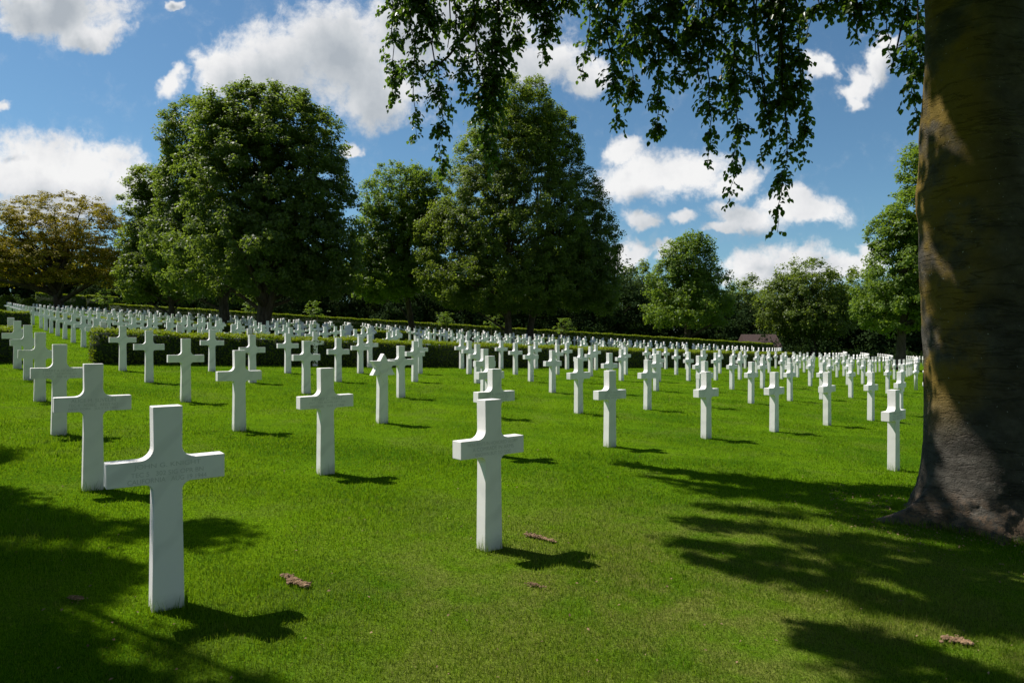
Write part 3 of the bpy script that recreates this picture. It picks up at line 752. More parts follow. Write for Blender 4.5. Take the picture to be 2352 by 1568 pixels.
    spots = [(A, 200, 112, .95, 'dark woodland tree behind the hedge, right of the oak trunk'), (A, 330, 100, 1.0, 'dark woodland tree filling the gap under the ragged layered tree'),
             (A, 470, 108, 1.2, 'dark woodland tree in shade behind the trunk left of the forked one'), (A, 590, 104, 1.2, 'dark woodland tree behind the forked trunk of the huge round tree'),
             (A, 720, 108, 1.05, 'dark woodland tree behind the first staked sapling'), (A, 850, 106, .98, 'dark woodland tree seen between the huge round tree and the gap tree'),
             (A, 990, 110, 1.1, 'dark woodland tree right of the gap tree trunk'), (A, 1100, 106, 1.1, 'dark woodland tree left of the twin centre trunks'),
             (A, 1260, 108, 1.15, 'dark woodland tree right of the twin centre trunks'), (A, 1395, 100, 1.05, 'dark bushy woodland tree at the right foot of the centre trees'),
             (A, 1500, 106, .95, 'dark woodland tree left of the bright peaked tree'), (A, 1625, 104, .9, 'dark woodland tree right behind the bright peaked tree'),
             (B, 1715, 122, 1.0, 'yellow green woodland tree peeping out above the brown roof'), (A, 1700, 116, .85, 'dark woodland tree standing left of the brown-roofed outbuilding'), (A, 1815, 112, .8, 'dark woodland tree right of the brown-roofed outbuilding'),
             (B, 1975, 124, 1.2, 'olive woodland tree between domed tree and poplar'), (A, 1955, 108, 1.0, 'low dark woodland tree right of the domed tree'),
             (A, 2080, 106, 1.05, 'dark woodland tree behind the poplar'), (A, 2230, 106, 1.1, 'dark woodland tree hidden behind the beech trunk'), (A, -60, 104, .9, 'dark woodland tree at the left picture edge'),
             (A, 270, 92, .62, 'low dark woodland tree beside the end of the boundary hedge'), (A, 420, 93, .75, 'low dark woodland tree behind the ragged tree trunk'), (A, 540, 93, .8, 'low dark woodland tree between the two left trunks'),
             (A, 660, 94, .8, 'low dark woodland tree right of the forked trunk'), (A, 790, 94, .75, 'low dark woodland tree in the gap right of the first sapling'), (A, 920, 94, .75, 'low dark woodland tree behind the gap tree trunk'),
             (A, 1050, 94, .8, 'low dark woodland tree behind the sapling at the centre'), (A, 1180, 94, .8, 'low dark woodland tree behind the twin centre trunks'), (A, 1320, 94, .8, 'low dark woodland tree behind the right-hand sapling')]
    for src, px, y, s, lab in spots:
        x = (px - 1176) / F * y
        copy_tree(src, (x, y, g(x, y) - 0.3), rs.uniform(0, 6.28), (s * rs.uniform(.95, 1.15), s, s), lab)
    # undergrowth along the edge of the wood
    rsn = np.random.default_rng(77)
    n = 1500
    ux = rsn.uniform(-100, 85, n); uy = rsn.uniform(90, 106, n)
    hh = 1.5 + 0.8 * np.sin(ux * 0.22) + 0.6 * np.sin(ux * 0.57 + 2)
    cen = np.stack([ux, uy, gz(ux, uy) + rsn.random(n) * np.maximum(hh, .8)], -1)
    V, Fq, tone = cluster_leaves(cen, rsn.uniform(.6, 1.2, n), 34, 0.36, rsn, np.array([0, 120, 0]), 0.8)
    tag(link('undergrowth', np_mesh('undergrowth', V, [Fq], tone), M['leaf_shaded']), kind='stuff')

# ------------------------------------------------------------------ hedges
def hedge_core(path, w, h, name):
    """rectangular core along a path of (x, y)"""
    P = np.array(path); tg = unit(np.gradient(P, axis=0)); nn = np.stack([-tg[:, 1], tg[:, 0]], -1)
    a, b = P + nn * w / 2, P - nn * w / 2
    za, zb = gz(a[:, 0], a[:, 1]), gz(b[:, 0], b[:, 1])
    ring = np.stack([np.c_[a, za - .1], np.c_[a, za + h], np.c_[b, zb + h], np.c_[b, zb - .1]], 1)
    k = len(P); V = ring.reshape(-1, 3); i = np.arange(k - 1)[:, None] * 4; j = np.arange(4)[None]
    q = np.stack([i + j, i + (j + 1) % 4, i + 4 + (j + 1) % 4, i + 4 + j], -1).reshape(-1, 4)
    caps = np.array([[3, 2, 1, 0], [(k - 1) * 4 + m for m in range(4)]])
    return np_mesh(name, V, [q, caps])
def hedge(path, w, h, label, size=0.07, dens=420, seed=0, group='clipped hedges between the grave plots', name='clipped_hedge'):
    rs = np.random.default_rng(seed)
    P = np.array(path); seg = np.linalg.norm(np.diff(P, axis=0), axis=1); L = seg.sum(); cum = np.r_[0, np.cumsum(seg)]
    tg = unit(np.gradient(P, axis=0))
    def at(s):
        x = np.interp(s, cum, P[:, 0]); y = np.interp(s, cum, P[:, 1]); tx = np.interp(s, cum, tg[:, 0]); ty = np.interp(s, cum, tg[:, 1])
        return np.stack([x, y], -1), unit(np.stack([tx, ty], -1))
    pos, nr = [], []
    wavy = lambda s: 0.025 * np.sin(s * 1.9) + 0.02 * np.sin(s * 4.3 + 1)
    for kind, area in (('out', L * h), ('in', L * h), ('top', L * w), ('e0', w * h), ('e1', w * h)):
        n = int(area * dens * (3.2 if kind == 'top' else 0.5 if kind == 'in' else 1))
        if kind in ('e0', 'e1'):
            s = np.full(n, 0.0 if kind == 'e0' else L) + rs.normal(0, .02, n); c, t2 = at(np.clip(s, 0, L)); v = rs.uniform(-.5, .5, n) * w; z = rs.random(n) * h
            nv = np.stack([-t2[:, 1], t2[:, 0]], -1); p = c + nv * v[:, None] + t2 * ((-.03 if kind == 'e0' else .03) + rs.normal(0, .02, n))[:, None]
            nm = np.c_[t2 * (-1 if kind == 'e0' else 1), np.zeros(n)]
        else:
            s = rs.random(n) * L; c, t2 = at(s); nv = np.stack([-t2[:, 1], t2[:, 0]], -1)
            if kind == 'top':
                v = rs.uniform(-.53, .53, n) * w; z = h + wavy(s) + np.abs(rs.normal(0, .045, n)); nm = np.tile([0, 0, 1.0], (n, 1))
                p = c + nv * v[:, None]
            else:
                sg = -1 if kind == 'out' else 1
                p = c + nv * (sg * (w / 2 + .02 + rs.normal(0, .022, n)))[:, None]; z = rs.random(n) * (h + .02); nm = np.c_[nv * sg, np.zeros(n)]
        pos.append(np.c_[p, gz(p[:, 0], p[:, 1]) + z]); nr.append(nm)
    pos = np.concatenate(pos); nr = unit(np.concatenate(nr) + rs.normal(size=(len(pos), 3)) * .55)
    V, Fq = leaf_quads(pos, nr, size * rs.uniform(.6, 1.4, len(pos)), rs, 0.6)
    x0, y0 = P[len(P) // 2]
    root = empty(name, (0, 0, 0), label, 'hedge', group)
    young = np.clip((pos[:, 2] - gz(pos[:, 0], pos[:, 1]) - h + .10) * 9, 0, 1)             # top shoots tinted paler, the sun on them put into the colour
    link('foliage', np_mesh('foliage', V, [Fq], rs.random(len(pos)) * .4 - .12 + young * 1.15), M['leaf_hedge'], root)  # lower leaves get a darker tone, the front's shade painted in
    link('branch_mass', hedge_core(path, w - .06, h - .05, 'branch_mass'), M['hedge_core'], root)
    return root
def arc_path(R, a0, a1, step=0.6):
    n = max(6, int(abs(a1 - a0) * R / step)); a = np.linspace(a0, a1, n)
    return np.stack([C0[0] + R * np.cos(a), C0[1] + R * np.sin(a)], -1)
def ang_of(x, y): return math.atan2(y - C0[1], x - C0[0])
def build_hedges():
    aL = ang_of(-12.1, 19.3)
    hedge(arc_path(158.0, aL, ang_of(23.6, 52.6)), 1.0, 0.80, 'long low hedge behind the nearest rows, from the left aisle to the right', seed=1)
    hedge(arc_path(158.0, ang_of(-13.6, 18.0) - 0.06, ang_of(-13.15, 18.0)), 1.0, 0.80, 'short stub of low hedge at the left edge behind the nearest rows', seed=2)
    th1 = ang_of(-25.6, 36.6)
    hedge(arc_path(132.6, th1 + 0.005, th1 + 0.52), 1.0, 0.60, 'second long hedge running past the tree trunks, crosses in front', size=0.09, dens=300, seed=3)
    hedge(arc_path(132.6, th1 - 0.20, th1 - 0.001), 1.0, 0.75, 'second hedge left of the grass aisle, sunlit top at the left edge', size=0.09, dens=300, seed=4)
    hedge([(x, 77.0 + 0.0012 * (x + 10) ** 2) for x in np.linspace(-46, 30, 50)], 1.0, 1.42, 'tall straight boundary hedge along the foot of the wood', size=0.14, dens=130, seed=6,
          group='boundary hedges below the wood')
    for px, w_, y, h, lab in ((140, 100, 84, 2.2, 'boxy clipped hedge block left of the boundary hedge, behind the oak trunk'), (235, 60, 86, 2.3, 'narrow clipped hedge block between oak trunk and boundary hedge')):
        x = (px - 1176) / F * y; hw = w_ / 2 / F * y
        hedge([(x - hw + 2 * hw * k / 7, y) for k in range(8)], 1.4, h, lab, size=0.16, dens=110, seed=int(px), group='boundary hedges below the wood')
    for k, (px, lab) in enumerate(((16, 'dome-clipped shrub at the far left edge above the crosses'), (68, 'dome-clipped shrub nearer the oak, lower of the two'))):
        y = 66.0; x = (px - 1176) / F * y; z = g(x, y)
        rs = np.random.default_rng(60 + k); n = 2600
        d = unit(rs.normal(size=(n, 3))); d[:, 2] = np.abs(d[:, 2])
        R = np.array([0.95, .95, 1.75]) * (1 - .1 * k)
        V, Fq = leaf_quads(d * R, unit(d + rs.normal(size=(n, 3)) * .4), .12 * rs.uniform(.6, 1.3, n), rs)
        root = empty('dome_shrub', (x, y, z), lab, 'shrub', 'dome-clipped shrubs')
        link('foliage', np_mesh('foliage', V, [Fq], rs.random(n)), M['leaf_hedge'], root)
        bm = bmesh.new(); bmesh.ops.create_uvsphere(bm, u_segments=16, v_segments=10, radius=0.93)
        for v in bm.verts: v.co.x *= R[0]; v.co.y *= R[1]; v.co.z *= R[2]
        me = bpy.data.meshes.new('branch_mass'); bm.to_mesh(me); bm.free()
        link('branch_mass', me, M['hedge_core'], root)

def build_saplings():
    spots = [(722, 72, 2.9, 'staked sapling with feathery crown right of the forked trunk'), (575, 74, 3.2, 'staked sapling with pale leaves between the two left trunks'),
             (1020, 72, 2.6, 'staked sapling right of the gap tree trunk'), (1135, 74, 2.9, 'staked sapling left of the twin centre trunks'),
             (1295, 74, 2.7, 'staked sapling right of the twin centre trunks'), (240, 73, 2.9, 'staked sapling above the end of the boundary hedge')]
    for k, (px, y, h, lab) in enumerate(spots):
        rs = np.random.default_rng(200 + k)
        x = (px - 1176) / F * y; z = g(x, y)
        root = empty('sapling', (x, y, z), lab, 'sapling', 'young staked trees by the boundary hedge')
        tb = Tubes(); tb.add([(0, 0, -.1), (.03, 0, h * .4), (0, .03, h * .75), (0, 0, h)], [.04, .035, .025, .012], 6)
        n = 60; cen = np.stack([rs.normal(0, .42, n), rs.normal(0, .42, n), rs.uniform(.48, 1.05, n) * h], -1)
        cen[:, :2] *= (1.35 - np.abs(cen[:, 2:3] / h - .68) * 2)
        for i in range(16):
            s = np.array([0, 0, rs.uniform(.4, .8) * h]); tb.add(bez(s, (s + cen[i]) / 2 + [0, 0, .1], cen[i], 4), np.linspace(.015, .006, 4), 4)
        V, Fq, tone = cluster_leaves(cen, np.full(n, .24), 18, .13, rs, np.array([0, 0, h * .5]), .4, .9)
        link('crown', np_mesh('crown', V, [Fq], tone), M['leaf_light'], root)
        link('trunk', tb.mesh('trunk'), M['bark'], root)
        for sgn in (-1, 1):
            s = Tubes(); s.add([(sgn * .28, .1, -.2), (sgn * .28, .1, 1.0), (sgn * .28, .1, 1.75)], [.04, .04, .038], 8)
            link('stake', s.mesh('stake'), M['stake_wood'], root)

# ------------------------------------------------------------------ the beech
BX, BY = 4.52, 6.55
def trunk_radius(a, z):
    """radius of the beech trunk at angle a (0 = +x) and height z above the lawn"""
    zz = max(z, 0)
    r = 0.485 + 0.05 * math.exp(-zz / 0.9) + 0.07 * math.exp(-zz / 0.16)
    if z > 2.8: r -= 0.042 * (z - 2.8)
    fl = math.exp(-zz / 0.13); fl2 = math.exp(-zz / 0.5)
    for k, (ad, amp, wd) in enumerate(((190, .98, 8), (204, .26, 8), (222, .12, 8), (243, .20, 9), (268, .12, 12), (297, .18, 12), (335, .25, 18), (15, .3, 20), (60, .25, 18), (100, .10, 22), (140, .07, 20))):
        d = (math.degrees(a) - ad + 180) % 360 - 180
        w = math.exp(-(d / wd) ** 2)
        r += amp * fl * w + min(amp, .4) * .10 * fl2 * math.exp(-(d / (wd * 1.6)) ** 2)
    r += 0.016 * math.sin(3 * a + 2.1 * z) + 0.012 * math.sin(5 * a - 3.3 * z + 1)
    r += 0.03 * math.exp(-((z - 3.85) / .22) ** 2) * (0.5 + 0.5 * math.cos(a - 4.4))      # swelling of an old branch collar
    r += 0.022 * math.exp(-((z - 3.1) / .3) ** 2) * (0.5 + 0.5 * math.cos(a - 3.5))
    r -= 0.014 * math.exp(-((z - 3.55) / .06) ** 2) * (0.5 + 0.5 * math.cos(a - 4.2))
    return r
def leaf_shape(pos, axis, nrm, L, rs):
    """ovate beech leaves folded along the midrib: 6 verts, 2 quads each"""
    n = len(pos); a = unit(axis); s = unit(np.cross(a, nrm)); u = np.cross(s, a)
    L = L[:, None]; w = L * 0.36
    droop = -u * L * rs.uniform(0.02, .16, n)[:, None]; fold = u * w * rs.uniform(.15, .5, n)[:, None]
    b = pos; t = pos + a * L + droop
    l1 = pos + a * L * .36 + s * w + fold; l2 = pos + a * L * .72 + s * w * .72 + fold + droop * .5
    r1 = pos + a * L * .36 - s * w + fold; r2 = pos + a * L * .72 - s * w * .72 + fold + droop * .5
    V = np.stack([b, l1, l2, t, r2, r1], 1).reshape(-1, 3)
    i = np.arange(n)[:, None] * 6
    return V, np.concatenate([i + np.array([[0, 3, 2, 1]]), i + np.array([[0, 5, 4, 3]])])
STRANDS = [  # hanging twigs: chart points from above the frame to the tip, half width of the leafy spray, metres ahead
    ([(885, -90), (905, 60), (905, 235)], 38, 9.4), ([(930, -90), (950, 130), (958, 325)], 42, 9.2), ([(985, -90), (1000, 110), (1012, 235), (1012, 405)], 40, 9.3),
    ([(1030, -90), (1050, 100), (1075, 230)], 40, 9.0), ([(1065, -90), (1095, 120), (1115, 250), (1110, 350)], 48, 8.8), ([(1135, -90), (1150, 60), (1132, 190), (1120, 340)], 50, 8.9),
    ([(1185, -90), (1190, 20), (1188, 120)], 52, 9.0), ([(1130, 180), (1128, 300), (1132, 392)], 34, 8.7), ([(1265, -90), (1252, 40), (1246, 148)], 40, 9.1),
    ([(1335, -90), (1360, 40), (1332, 175)], 38, 9.2), ([(1395, -90), (1398, 100), (1420, 205), (1416, 300)], 48, 8.9), ([(1450, -90), (1458, 90), (1445, 255)], 42, 8.7),
    ([(1505, -90), (1515, 120), (1512, 240), (1508, 315)], 42, 8.8), ([(1580, -90), (1575, 60), (1582, 165)], 52, 8.6), ([(1540, -90), (1545, 80), (1560, 205)], 36, 8.5),
    ([(1640, -90), (1630, 120), (1632, 270), (1625, 380)], 42, 8.4), ([(1690, -90), (1690, 150), (1695, 300), (1676, 462)], 44, 8.5), ([(1735, -90), (1735, 80), (1728, 205)], 48, 8.3),
    ([(1785, -90), (1795, 130), (1805, 270), (1800, 400), (1785, 535)], 46, 8.2), ([(1835, -90), (1830, 90), (1850, 260), (1848, 375)], 34, 8.2), ([(1745, 200), (1770, 300), (1745, 375)], 22, 8.3),
    ([(1870, -90), (1880, 0), (1850, 90)], 40, 8.0), ([(1905, -90), (1905, 0), (1908, 55)], 36, 8.0), ([(1965, -90), (1960, 20), (1968, 92)], 44, 7.9),
    ([(2030, -90), (2030, 40), (2050, 135)], 42, 7.7), ([(2085, -90), (2080, 60), (2095, 190), (2108, 290)], 40, 7.6), ([(2110, -90), (2110, 60), (2105, 200)], 42, 7.4),
    ([(1320, -90), (1300, -20), (1310, 40)], 50, 9.0), ([(1220, -90), (1225, -10), (1230, 40)], 46, 9.0), ([(1480, -90), (1490, 20), (1485, 120)], 52, 8.7), ([(1660, -90), (1665, 20), (1660, 130)], 52, 8.4),
    ([(1410, -90), (1420, 20), (1430, 140)], 50, 8.8), ([(960, -90), (970, 0), (965, 90)], 52, 9.3), ([(1090, -90), (1095, 0), (1080, 80)], 52, 9.1), ([(1780, -90), (1780, 0), (1790, 120)], 52, 8.2), ([(1610, -90), (1600, 40), (1610, 150)], 44, 8.4),
    ([(2000, -90), (2000, -10), (1995, 50)], 46, 7.8), ([(1930, -90), (1935, -20), (1940, 30)], 46, 8.0),
]
def spray(path, halfw, rs, tb, P, A, N, Ls, density=1.0):
    """leafy side shoots along a hanging twig"""
    path = np.asarray(path); seg = np.linalg.norm(np.diff(path, axis=0), axis=1); L = seg.sum(); cum = np.r_[0, np.cumsum(seg)]
    tb.add(path, np.linspace(0.009 + L * .0016, 0.0025, len(path)), 5)
    ns = int(L / 0.0195 * density)
    knots = rs.uniform(.08, .97, max(3, int(L / .32)))
    for _ in range(ns):
        s = L * (1 - rs.random() ** 1.1) if rs.random() < .42 else L * float(np.clip(knots[rs.integers(0, len(knots))] + rs.normal(0, .05 / max(L, .5)), 0, 1)); c = np.array([np.interp(s, cum, path[:, k]) for k in range(3)])
        t = s / L; env = .86 * halfw * (0.55 + 0.6 * math.sin(min(1, t * 1.15) * PI) ** 0.8) * rs.uniform(.25, 1.15)
        a = rs.uniform(0, 2 * PI)
        d = np.array([math.cos(a), math.sin(a) * .9, rs.uniform(-.5, .15)])
        e = c + d * env + np.array([0, 0, -env * rs.uniform(.2, .8)])
        m = c + d * env * .6
        b = bez(c, m, e, 4)
        if rs.random() < .5: tb.add(b, [.0035, .003, .0025, .0015], 3)
        k = max(3, int(np.linalg.norm(e - c) / 0.022))
        for q in range(k):
            f = (q + rs.random()) / k
            p = (1 - f) ** 2 * c + 2 * f * (1 - f) * m + f * f * e
            tang = (1 - f) * (m - c) + f * (e - m); tang = tang / (np.linalg.norm(tang) + 1e-6)
            sd = np.array([-tang[1], tang[0], 0]) * (1 if q % 2 else -1)
            ax = tang * rs.uniform(.2, .9) + sd * rs.uniform(.3, 1.0) + np.array([0, 0, rs.uniform(-.75, .1)])
            P.append(p + rs.normal(0, .012, 3)); A.append(ax); N.append(np.array([0, 0, 1.0]) + rs.normal(0, .55, 3)); Ls.append(rs.uniform(.046, .084))
def in_poly(px, py, poly):
    c = False; j = len(poly) - 1
    for i in range(len(poly)):
        (x1, y1), (x2, y2) = poly[i], poly[j]
        if (y1 > py) != (y2 > py) and px < (x2 - x1) * (py - y1) / (y2 - y1) + x1: c = not c
        j = i
    return c
# the parts of the lawn that lie in the dappled shade of the crowns, on the chart
SHADE_R = [[(1380, 1078), (1520, 1092), (1640, 1115), (1760, 1128), (1960, 1135), (2090, 1150), (2352, 1180), (2352, 1490), (2200, 1462), (2080, 1430), (1900, 1372), (1760, 1318), (1640, 1308), (1520, 1262), (1560, 1200), (1640, 1150), (1500, 1112)],
           [(1870, 1415), (2010, 1445), (2130, 1490), (2260, 1530), (2352, 1545), (2352, 1640), (2000, 1640), (1960, 1540), (1870, 1490)], [(1960, 1070), (2060, 1078), (2120, 1090), (2120, 1110), (1960, 1100)]]
SHADE_L = [[(-300, 1010), (40, 1030), (60, 1050), (-40, 1075), (-300, 1100)], [(-300, 1110), (60, 1130), (130, 1128), (190, 1150), (300, 1172), (440, 1190), (560, 1212), (620, 1235), (500, 1252), (360, 1240), (200, 1232), (60, 1226), (-300, 1230)],
           [(-300, 1255), (60, 1262), (180, 1270), (330, 1300), (345, 1370), (230, 1395), (60, 1400), (-300, 1400)],
           [(-300, 1405), (120, 1430), (340, 1450), (420, 1405), (560, 1412), (665, 1415), (560, 1450), (640, 1480), (720, 1520), (780, 1640), (-300, 1640)]]
def shadow_px(p):
    """where the shadow of a point falls on the lawn, on the chart"""
    k = 1.0
    x, y = p[0], p[1]; h = p[2] - g(x, y)
    for _ in range(4):
        x = p[0] - SUN_DIR.x / SUN_DIR.z * h; y = p[1] - SUN_DIR.y / SUN_DIR.z * h; h = p[2] - g(x, y)
    if y < 0.6: return None
    return to_px(x, y, g(x, y))
def in_view(p, pad=0.0, rad=0.4):
    x, y, z = p
    if y < 0.3: return False
    m = rad / y + pad
    return abs(x / y) < 0.75 + m and (z - EYE) / y < 0.5 + m
def shade_boughs(polys, n, rs, hr, xr, yr, ok):
    """leafy clumps in strings, shaped overhead so the sun draws the given shade patches"""
    out = []; tries = 0
    while len(out) < n and tries < 40000:
        tries += 1
        px, py = rs.uniform(*xr), rs.uniform(*yr)
        if not any(in_poly(px, py, po) for po in polys): continue
        u = (px - 1176) / F; y0 = EYE / ((py - 784) / F - .0602 * u + .0213); x0 = u * y0
        if rs.random() > (y0 / 9.0) ** 2 * 1.6 + .12: continue          # even cover over the ground
        h = rs.uniform(*hr); a = rs.normal(-.37, .16); m = rs.integers(3, 9)
        for k in range(m):
            q = (k - m / 2) * .20
            x, y = x0 + q * math.cos(a) + rs.normal(0, .03), y0 + q * math.sin(a) + rs.normal(0, .03)
            if y < .8: continue
            sx, sy = to_px(x, y, g(x, y))
            if -50 < sx < 2390 and sy < 1600 and not any(in_poly(sx, sy, po) for po in polys): continue
            p = np.array([x, y, g(x, y)]) + np.array(SUN_DIR) / SUN_DIR.z * (h + q * .3 + rs.normal(0, .08))
            if in_view(p, .0, .35) or not ok(p): continue
            out.append(p)
    return out
def sky_screen(n, rs, cen, rad, zlo):
    """unseen foliage added above and behind the viewer; it keeps most of the sky off the near lawn"""
    out = []; tries = 0
    while len(out) < n and tries < 60000:
        tries += 1
        d = rs.normal(size=3); d /= np.linalg.norm(d)
        p = np.array(cen) + d * (rs.random() ** .35) * np.array(rad)
        if p[2] < zlo or in_view(p, .0, 1.0) or math.hypot(p[0], p[1], p[2] - EYE) < 2.6: continue
        s = shadow_px(p)
        if s is not None and -120 < s[0] < 2470 and s[1] < 1760: continue
        out.append(p)
    return out
def build_beech():
    z0 = g(BX, BY)
    root = empty('beech_tree', (BX, BY, z0), 'old beech with massive dark trunk and hanging leafy twigs overhead', 'tree')
    # trunk
    na = 220; zs = np.concatenate([np.linspace(-0.3, 0.7, 64), np.linspace(0.7, 7.2, 170)[1:]])
    V = []
    cx = lambda z: -0.03 * max(0, z - 1.2)
    rsn = random.Random(9)
    for z in zs:
        for k in range(na):
            a = 2 * PI * k / na; r = trunk_radius(a, z)
            q = Vector((math.cos(a) * .6, math.sin(a) * .6, z))
            r += 0.020 * mnoise.noise(q * 2.3) + 0.008 * mnoise.noise(Vector((q.x * 5, q.y * 5, q.z * 9)))
            k0 = math.exp(-max(z, 0) / .22)
            if k0 > .02:
                q2 = Vector((r * math.cos(a), r * math.sin(a), z))
                r += k0 * (0.055 * mnoise.noise(q2 * 7) + 0.035 * mnoise.noise(q2 * 17) + 0.018 * mnoise.noise(q2 * 37))
            V.append((cx(z) + r * math.cos(a), r * math.sin(a), z))
    i = np.arange(len(zs) - 1)[:, None] * na; j = np.arange(na)[None]; j2 = (j + 1) % na
    q = np.stack([i + j, i + j2, i + na + j2, i + na + j], -1).reshape(-1, 4)
    link('trunk', np_mesh('trunk', np.array(V), [q], smooth=True), M['beech_bark'], root)
    # flecks of sun: leave some lines of sight to the sun open along the trunk's edge
    rim = [np.array([BX + .5 * math.cos(a), BY + .5 * math.sin(a), z0 + z]) for z, a in ((1.8, 2.8), (2.4, 2.75), (2.9, 2.72), (3.9, 2.85), (.3, 4.2))]
    def clear_of_rim(p, w=.27):
        dd = np.array(SUN_DIR)
        return all(np.linalg.norm((p - q) - dd * ((p - q) @ dd)) > w for q in rim)
    # limbs above the frame
    rs = np.random.default_rng(15)
    tb = Tubes(); base = np.array([BX, BY, z0])
    limb_tips = [(-1.6, 9.6, 8.6), (0.2, 10.2, 9.4), (1.6, 9.8, 8.4), (3.0, 9.4, 8.2), (-2.0, 8.0, 10.2), (0.2, 6.6, 10.8), (2.0, 4.6, 9.4), (5.2, 2.6, 9.0), (8.2, 4.2, 9.2), (9.0, 8.5, 9.5), (6.2, 11.4, 9.6), (4.4, 6.8, 13.4), (2.2, 8.2, 12.0)]
    for tp in limb_tips:
        s = np.array([0, 0, rs.uniform(5.6, 6.9)]); e = np.array(tp) - base
        m = s * .5 + e * .5 + np.array([0, 0, 1.0])
        tb.add(bez(s, m, e, 12), np.linspace(.17, .03, 12), 9)
    link('limb', tb.mesh('limb'), M['beech_bark'], root)
    # hanging sprays that the picture shows
    tw = Tubes(); P, A, N, Ls = [], [], [], []
    for k, (pts, hw, y) in enumerate(STRANDS):
        w = [np.array(view(px, py, y + rs.normal(0, .12))) for px, py in pts]
        w[0] = w[0] + np.array([0, 0, .3])
        # smooth the path
        tt = np.linspace(0, len(w) - 1, 4 * len(w)); W = np.stack([np.interp(tt, range(len(w)), [p[c] for p in w]) for c in range(3)], -1)
        W[1:-1] = (W[:-2] + 2 * W[1:-1] + W[2:]) / 4; W[1:-1] += rs.normal(0, .018, W[1:-1].shape)
        spray(W, hw * y / F, rs, tw, P, A, N, Ls, 1.0)
        # feeder twig up to the nearest limb
        tp = np.array(min(limb_tips, key=lambda q: (q[0] - W[0][0]) ** 2 + (q[1] - W[0][1]) ** 2))
        tw.add(bez(tp, (tp + W[0]) / 2 + np.array([0, 0, .5]), W[0], 8), np.linspace(.035, .012, 8), 5)
    # visible slanting branch among the left sprays
    for pts, y, r in (([(1110, -60), (1085, 60), (1030, 130), (985, 165)], 9.1, .026), ([(1150, 70), (1135, 160), (1122, 260)], 8.9, .02), ([(1795, -60), (1798, 60), (1785, 170)], 8.2, .018), ([(1030, -50), (1035, 60), (1028, 110)], 9.2, .012), ([(1610, -50), (1618, 80), (1600, 180)], 8.4, .013), ([(2075, 40), (2060, 110), (2045, 170)], 7.7, .012)):
        w = [np.array(view(a, b, y)) - base for a, b in pts]
        tb2 = np.array(w); tw.add(tb2 + base, np.linspace(r, r * .5, len(w)), 6)
    V, Fq = leaf_shape(np.array(P), np.array(A), unit(np.array(N)), np.array(Ls), rs)
    V = V - base
    rn = rs.random(len(P)); 
    me = np_mesh('hanging_foliage', V, [Fq], np.concatenate([rn, rn]))
    link('hanging_foliage', me, M['leaf_beech'], root)
    me = tw.mesh('twig'); vv = np.empty(len(me.vertices) * 3, np.float32); me.vertices.foreach_get('co', vv); vv = vv.reshape(-1, 3) - base.astype(np.float32); me.vertices.foreach_set('co', vv.ravel()); me.update()
    link('hanging_twigs', me, M['twig'], root)
    # the crown overhead, outside the frame; it throws the dappled shade at the lower right
    cen = []
    tries = 0
    while len(cen) < 240 and tries < 60000:
        tries += 1
        d = rs.normal(size=3); d /= np.linalg.norm(d); rr = rs.random() ** .4
        p = np.array([4.2, 7.0, 8.6]) + d * rr * np.array([7.4, 6.2, 4.6])
        if p[2] < z0 + 4.4 or in_view(p, .0, .55): continue
        s = shadow_px(p)
        if s is not None and -40 < s[0] < 2390 and s[1] < 1600:
            if rs.random() < .75 or not any(in_poly(s[0], s[1], po) for po in SHADE_R): continue
        cen.append(p)
    cen += shade_boughs(SHADE_R, 330, rs, (4.8, 11.5), (1340, 2480), (1070, 1640), lambda p: ((p[0] - 3.4) / 9.0) ** 2 + ((p[1] - 7.5) / 7.5) ** 2 < 1)
    cen += shade_boughs([[(2060, 1190), (2480, 1190), (2480, 1480), (2150, 1440)]], 120, rs, (4.8, 11.5), (2040, 2480), (1180, 1490), lambda p: True)
    k = 0
    while k < 270:                    # unseen leaf clumps added toward the sun to keep the trunk in shade
        zt = rs.uniform(.3, 6.6); a = rs.uniform(2.4, 4.5); hh = rs.uniform(3.2, 8.0)
        p = np.array([BX + .55 * math.cos(a), BY + .55 * math.sin(a), z0 + zt]) + np.array(SUN_DIR) / SUN_DIR.z * hh
        if in_view(p, .0, .45) or p[2] < z0 + 4.6: k += .2; continue
        if int(zt * 2.2 + a * 2.0) % 3 == 0: k += .2; continue      # gaps that let flecks of sun through
        cen.append(p); k += 1
    keep = [clear_of_rim(p) for p in cen]; small = np.array([i >= 240 for i in range(len(cen))])[keep]
    cen = np.array([p for p, k in zip(cen, keep) if k]) - base
    V, Fq, tone = cluster_leaves(cen, np.where(small, rs.uniform(.10, .24, len(cen)), rs.uniform(.2, .42, len(cen))), 36, .10, rs, np.array([0, 0, 3.0]), .6)
    dc = np.array([p for p in sky_screen(520, rs, (4.5, 1.0, 8.5), (8.5, 8.0, 3.6), 4.6) if clear_of_rim(p, .5)]) - base  # extra leaves out of view, added to hold off sky light
    V2, F2, tone2 = cluster_leaves(dc, rs.uniform(.5, 1.0, len(dc)), 70, .19, rs, np.array([0, 0, 3.0]), .6)
    link('crown', np_mesh('crown', np.concatenate([V, V2]), [np.concatenate([Fq, F2 + len(V)])], np.concatenate([tone, tone2])), M['leaf_beech'], root)
    TREE_SPOTS.append((BX, BY))
    print('beech leaves', len(P), 'crown clusters', len(cen), tries)

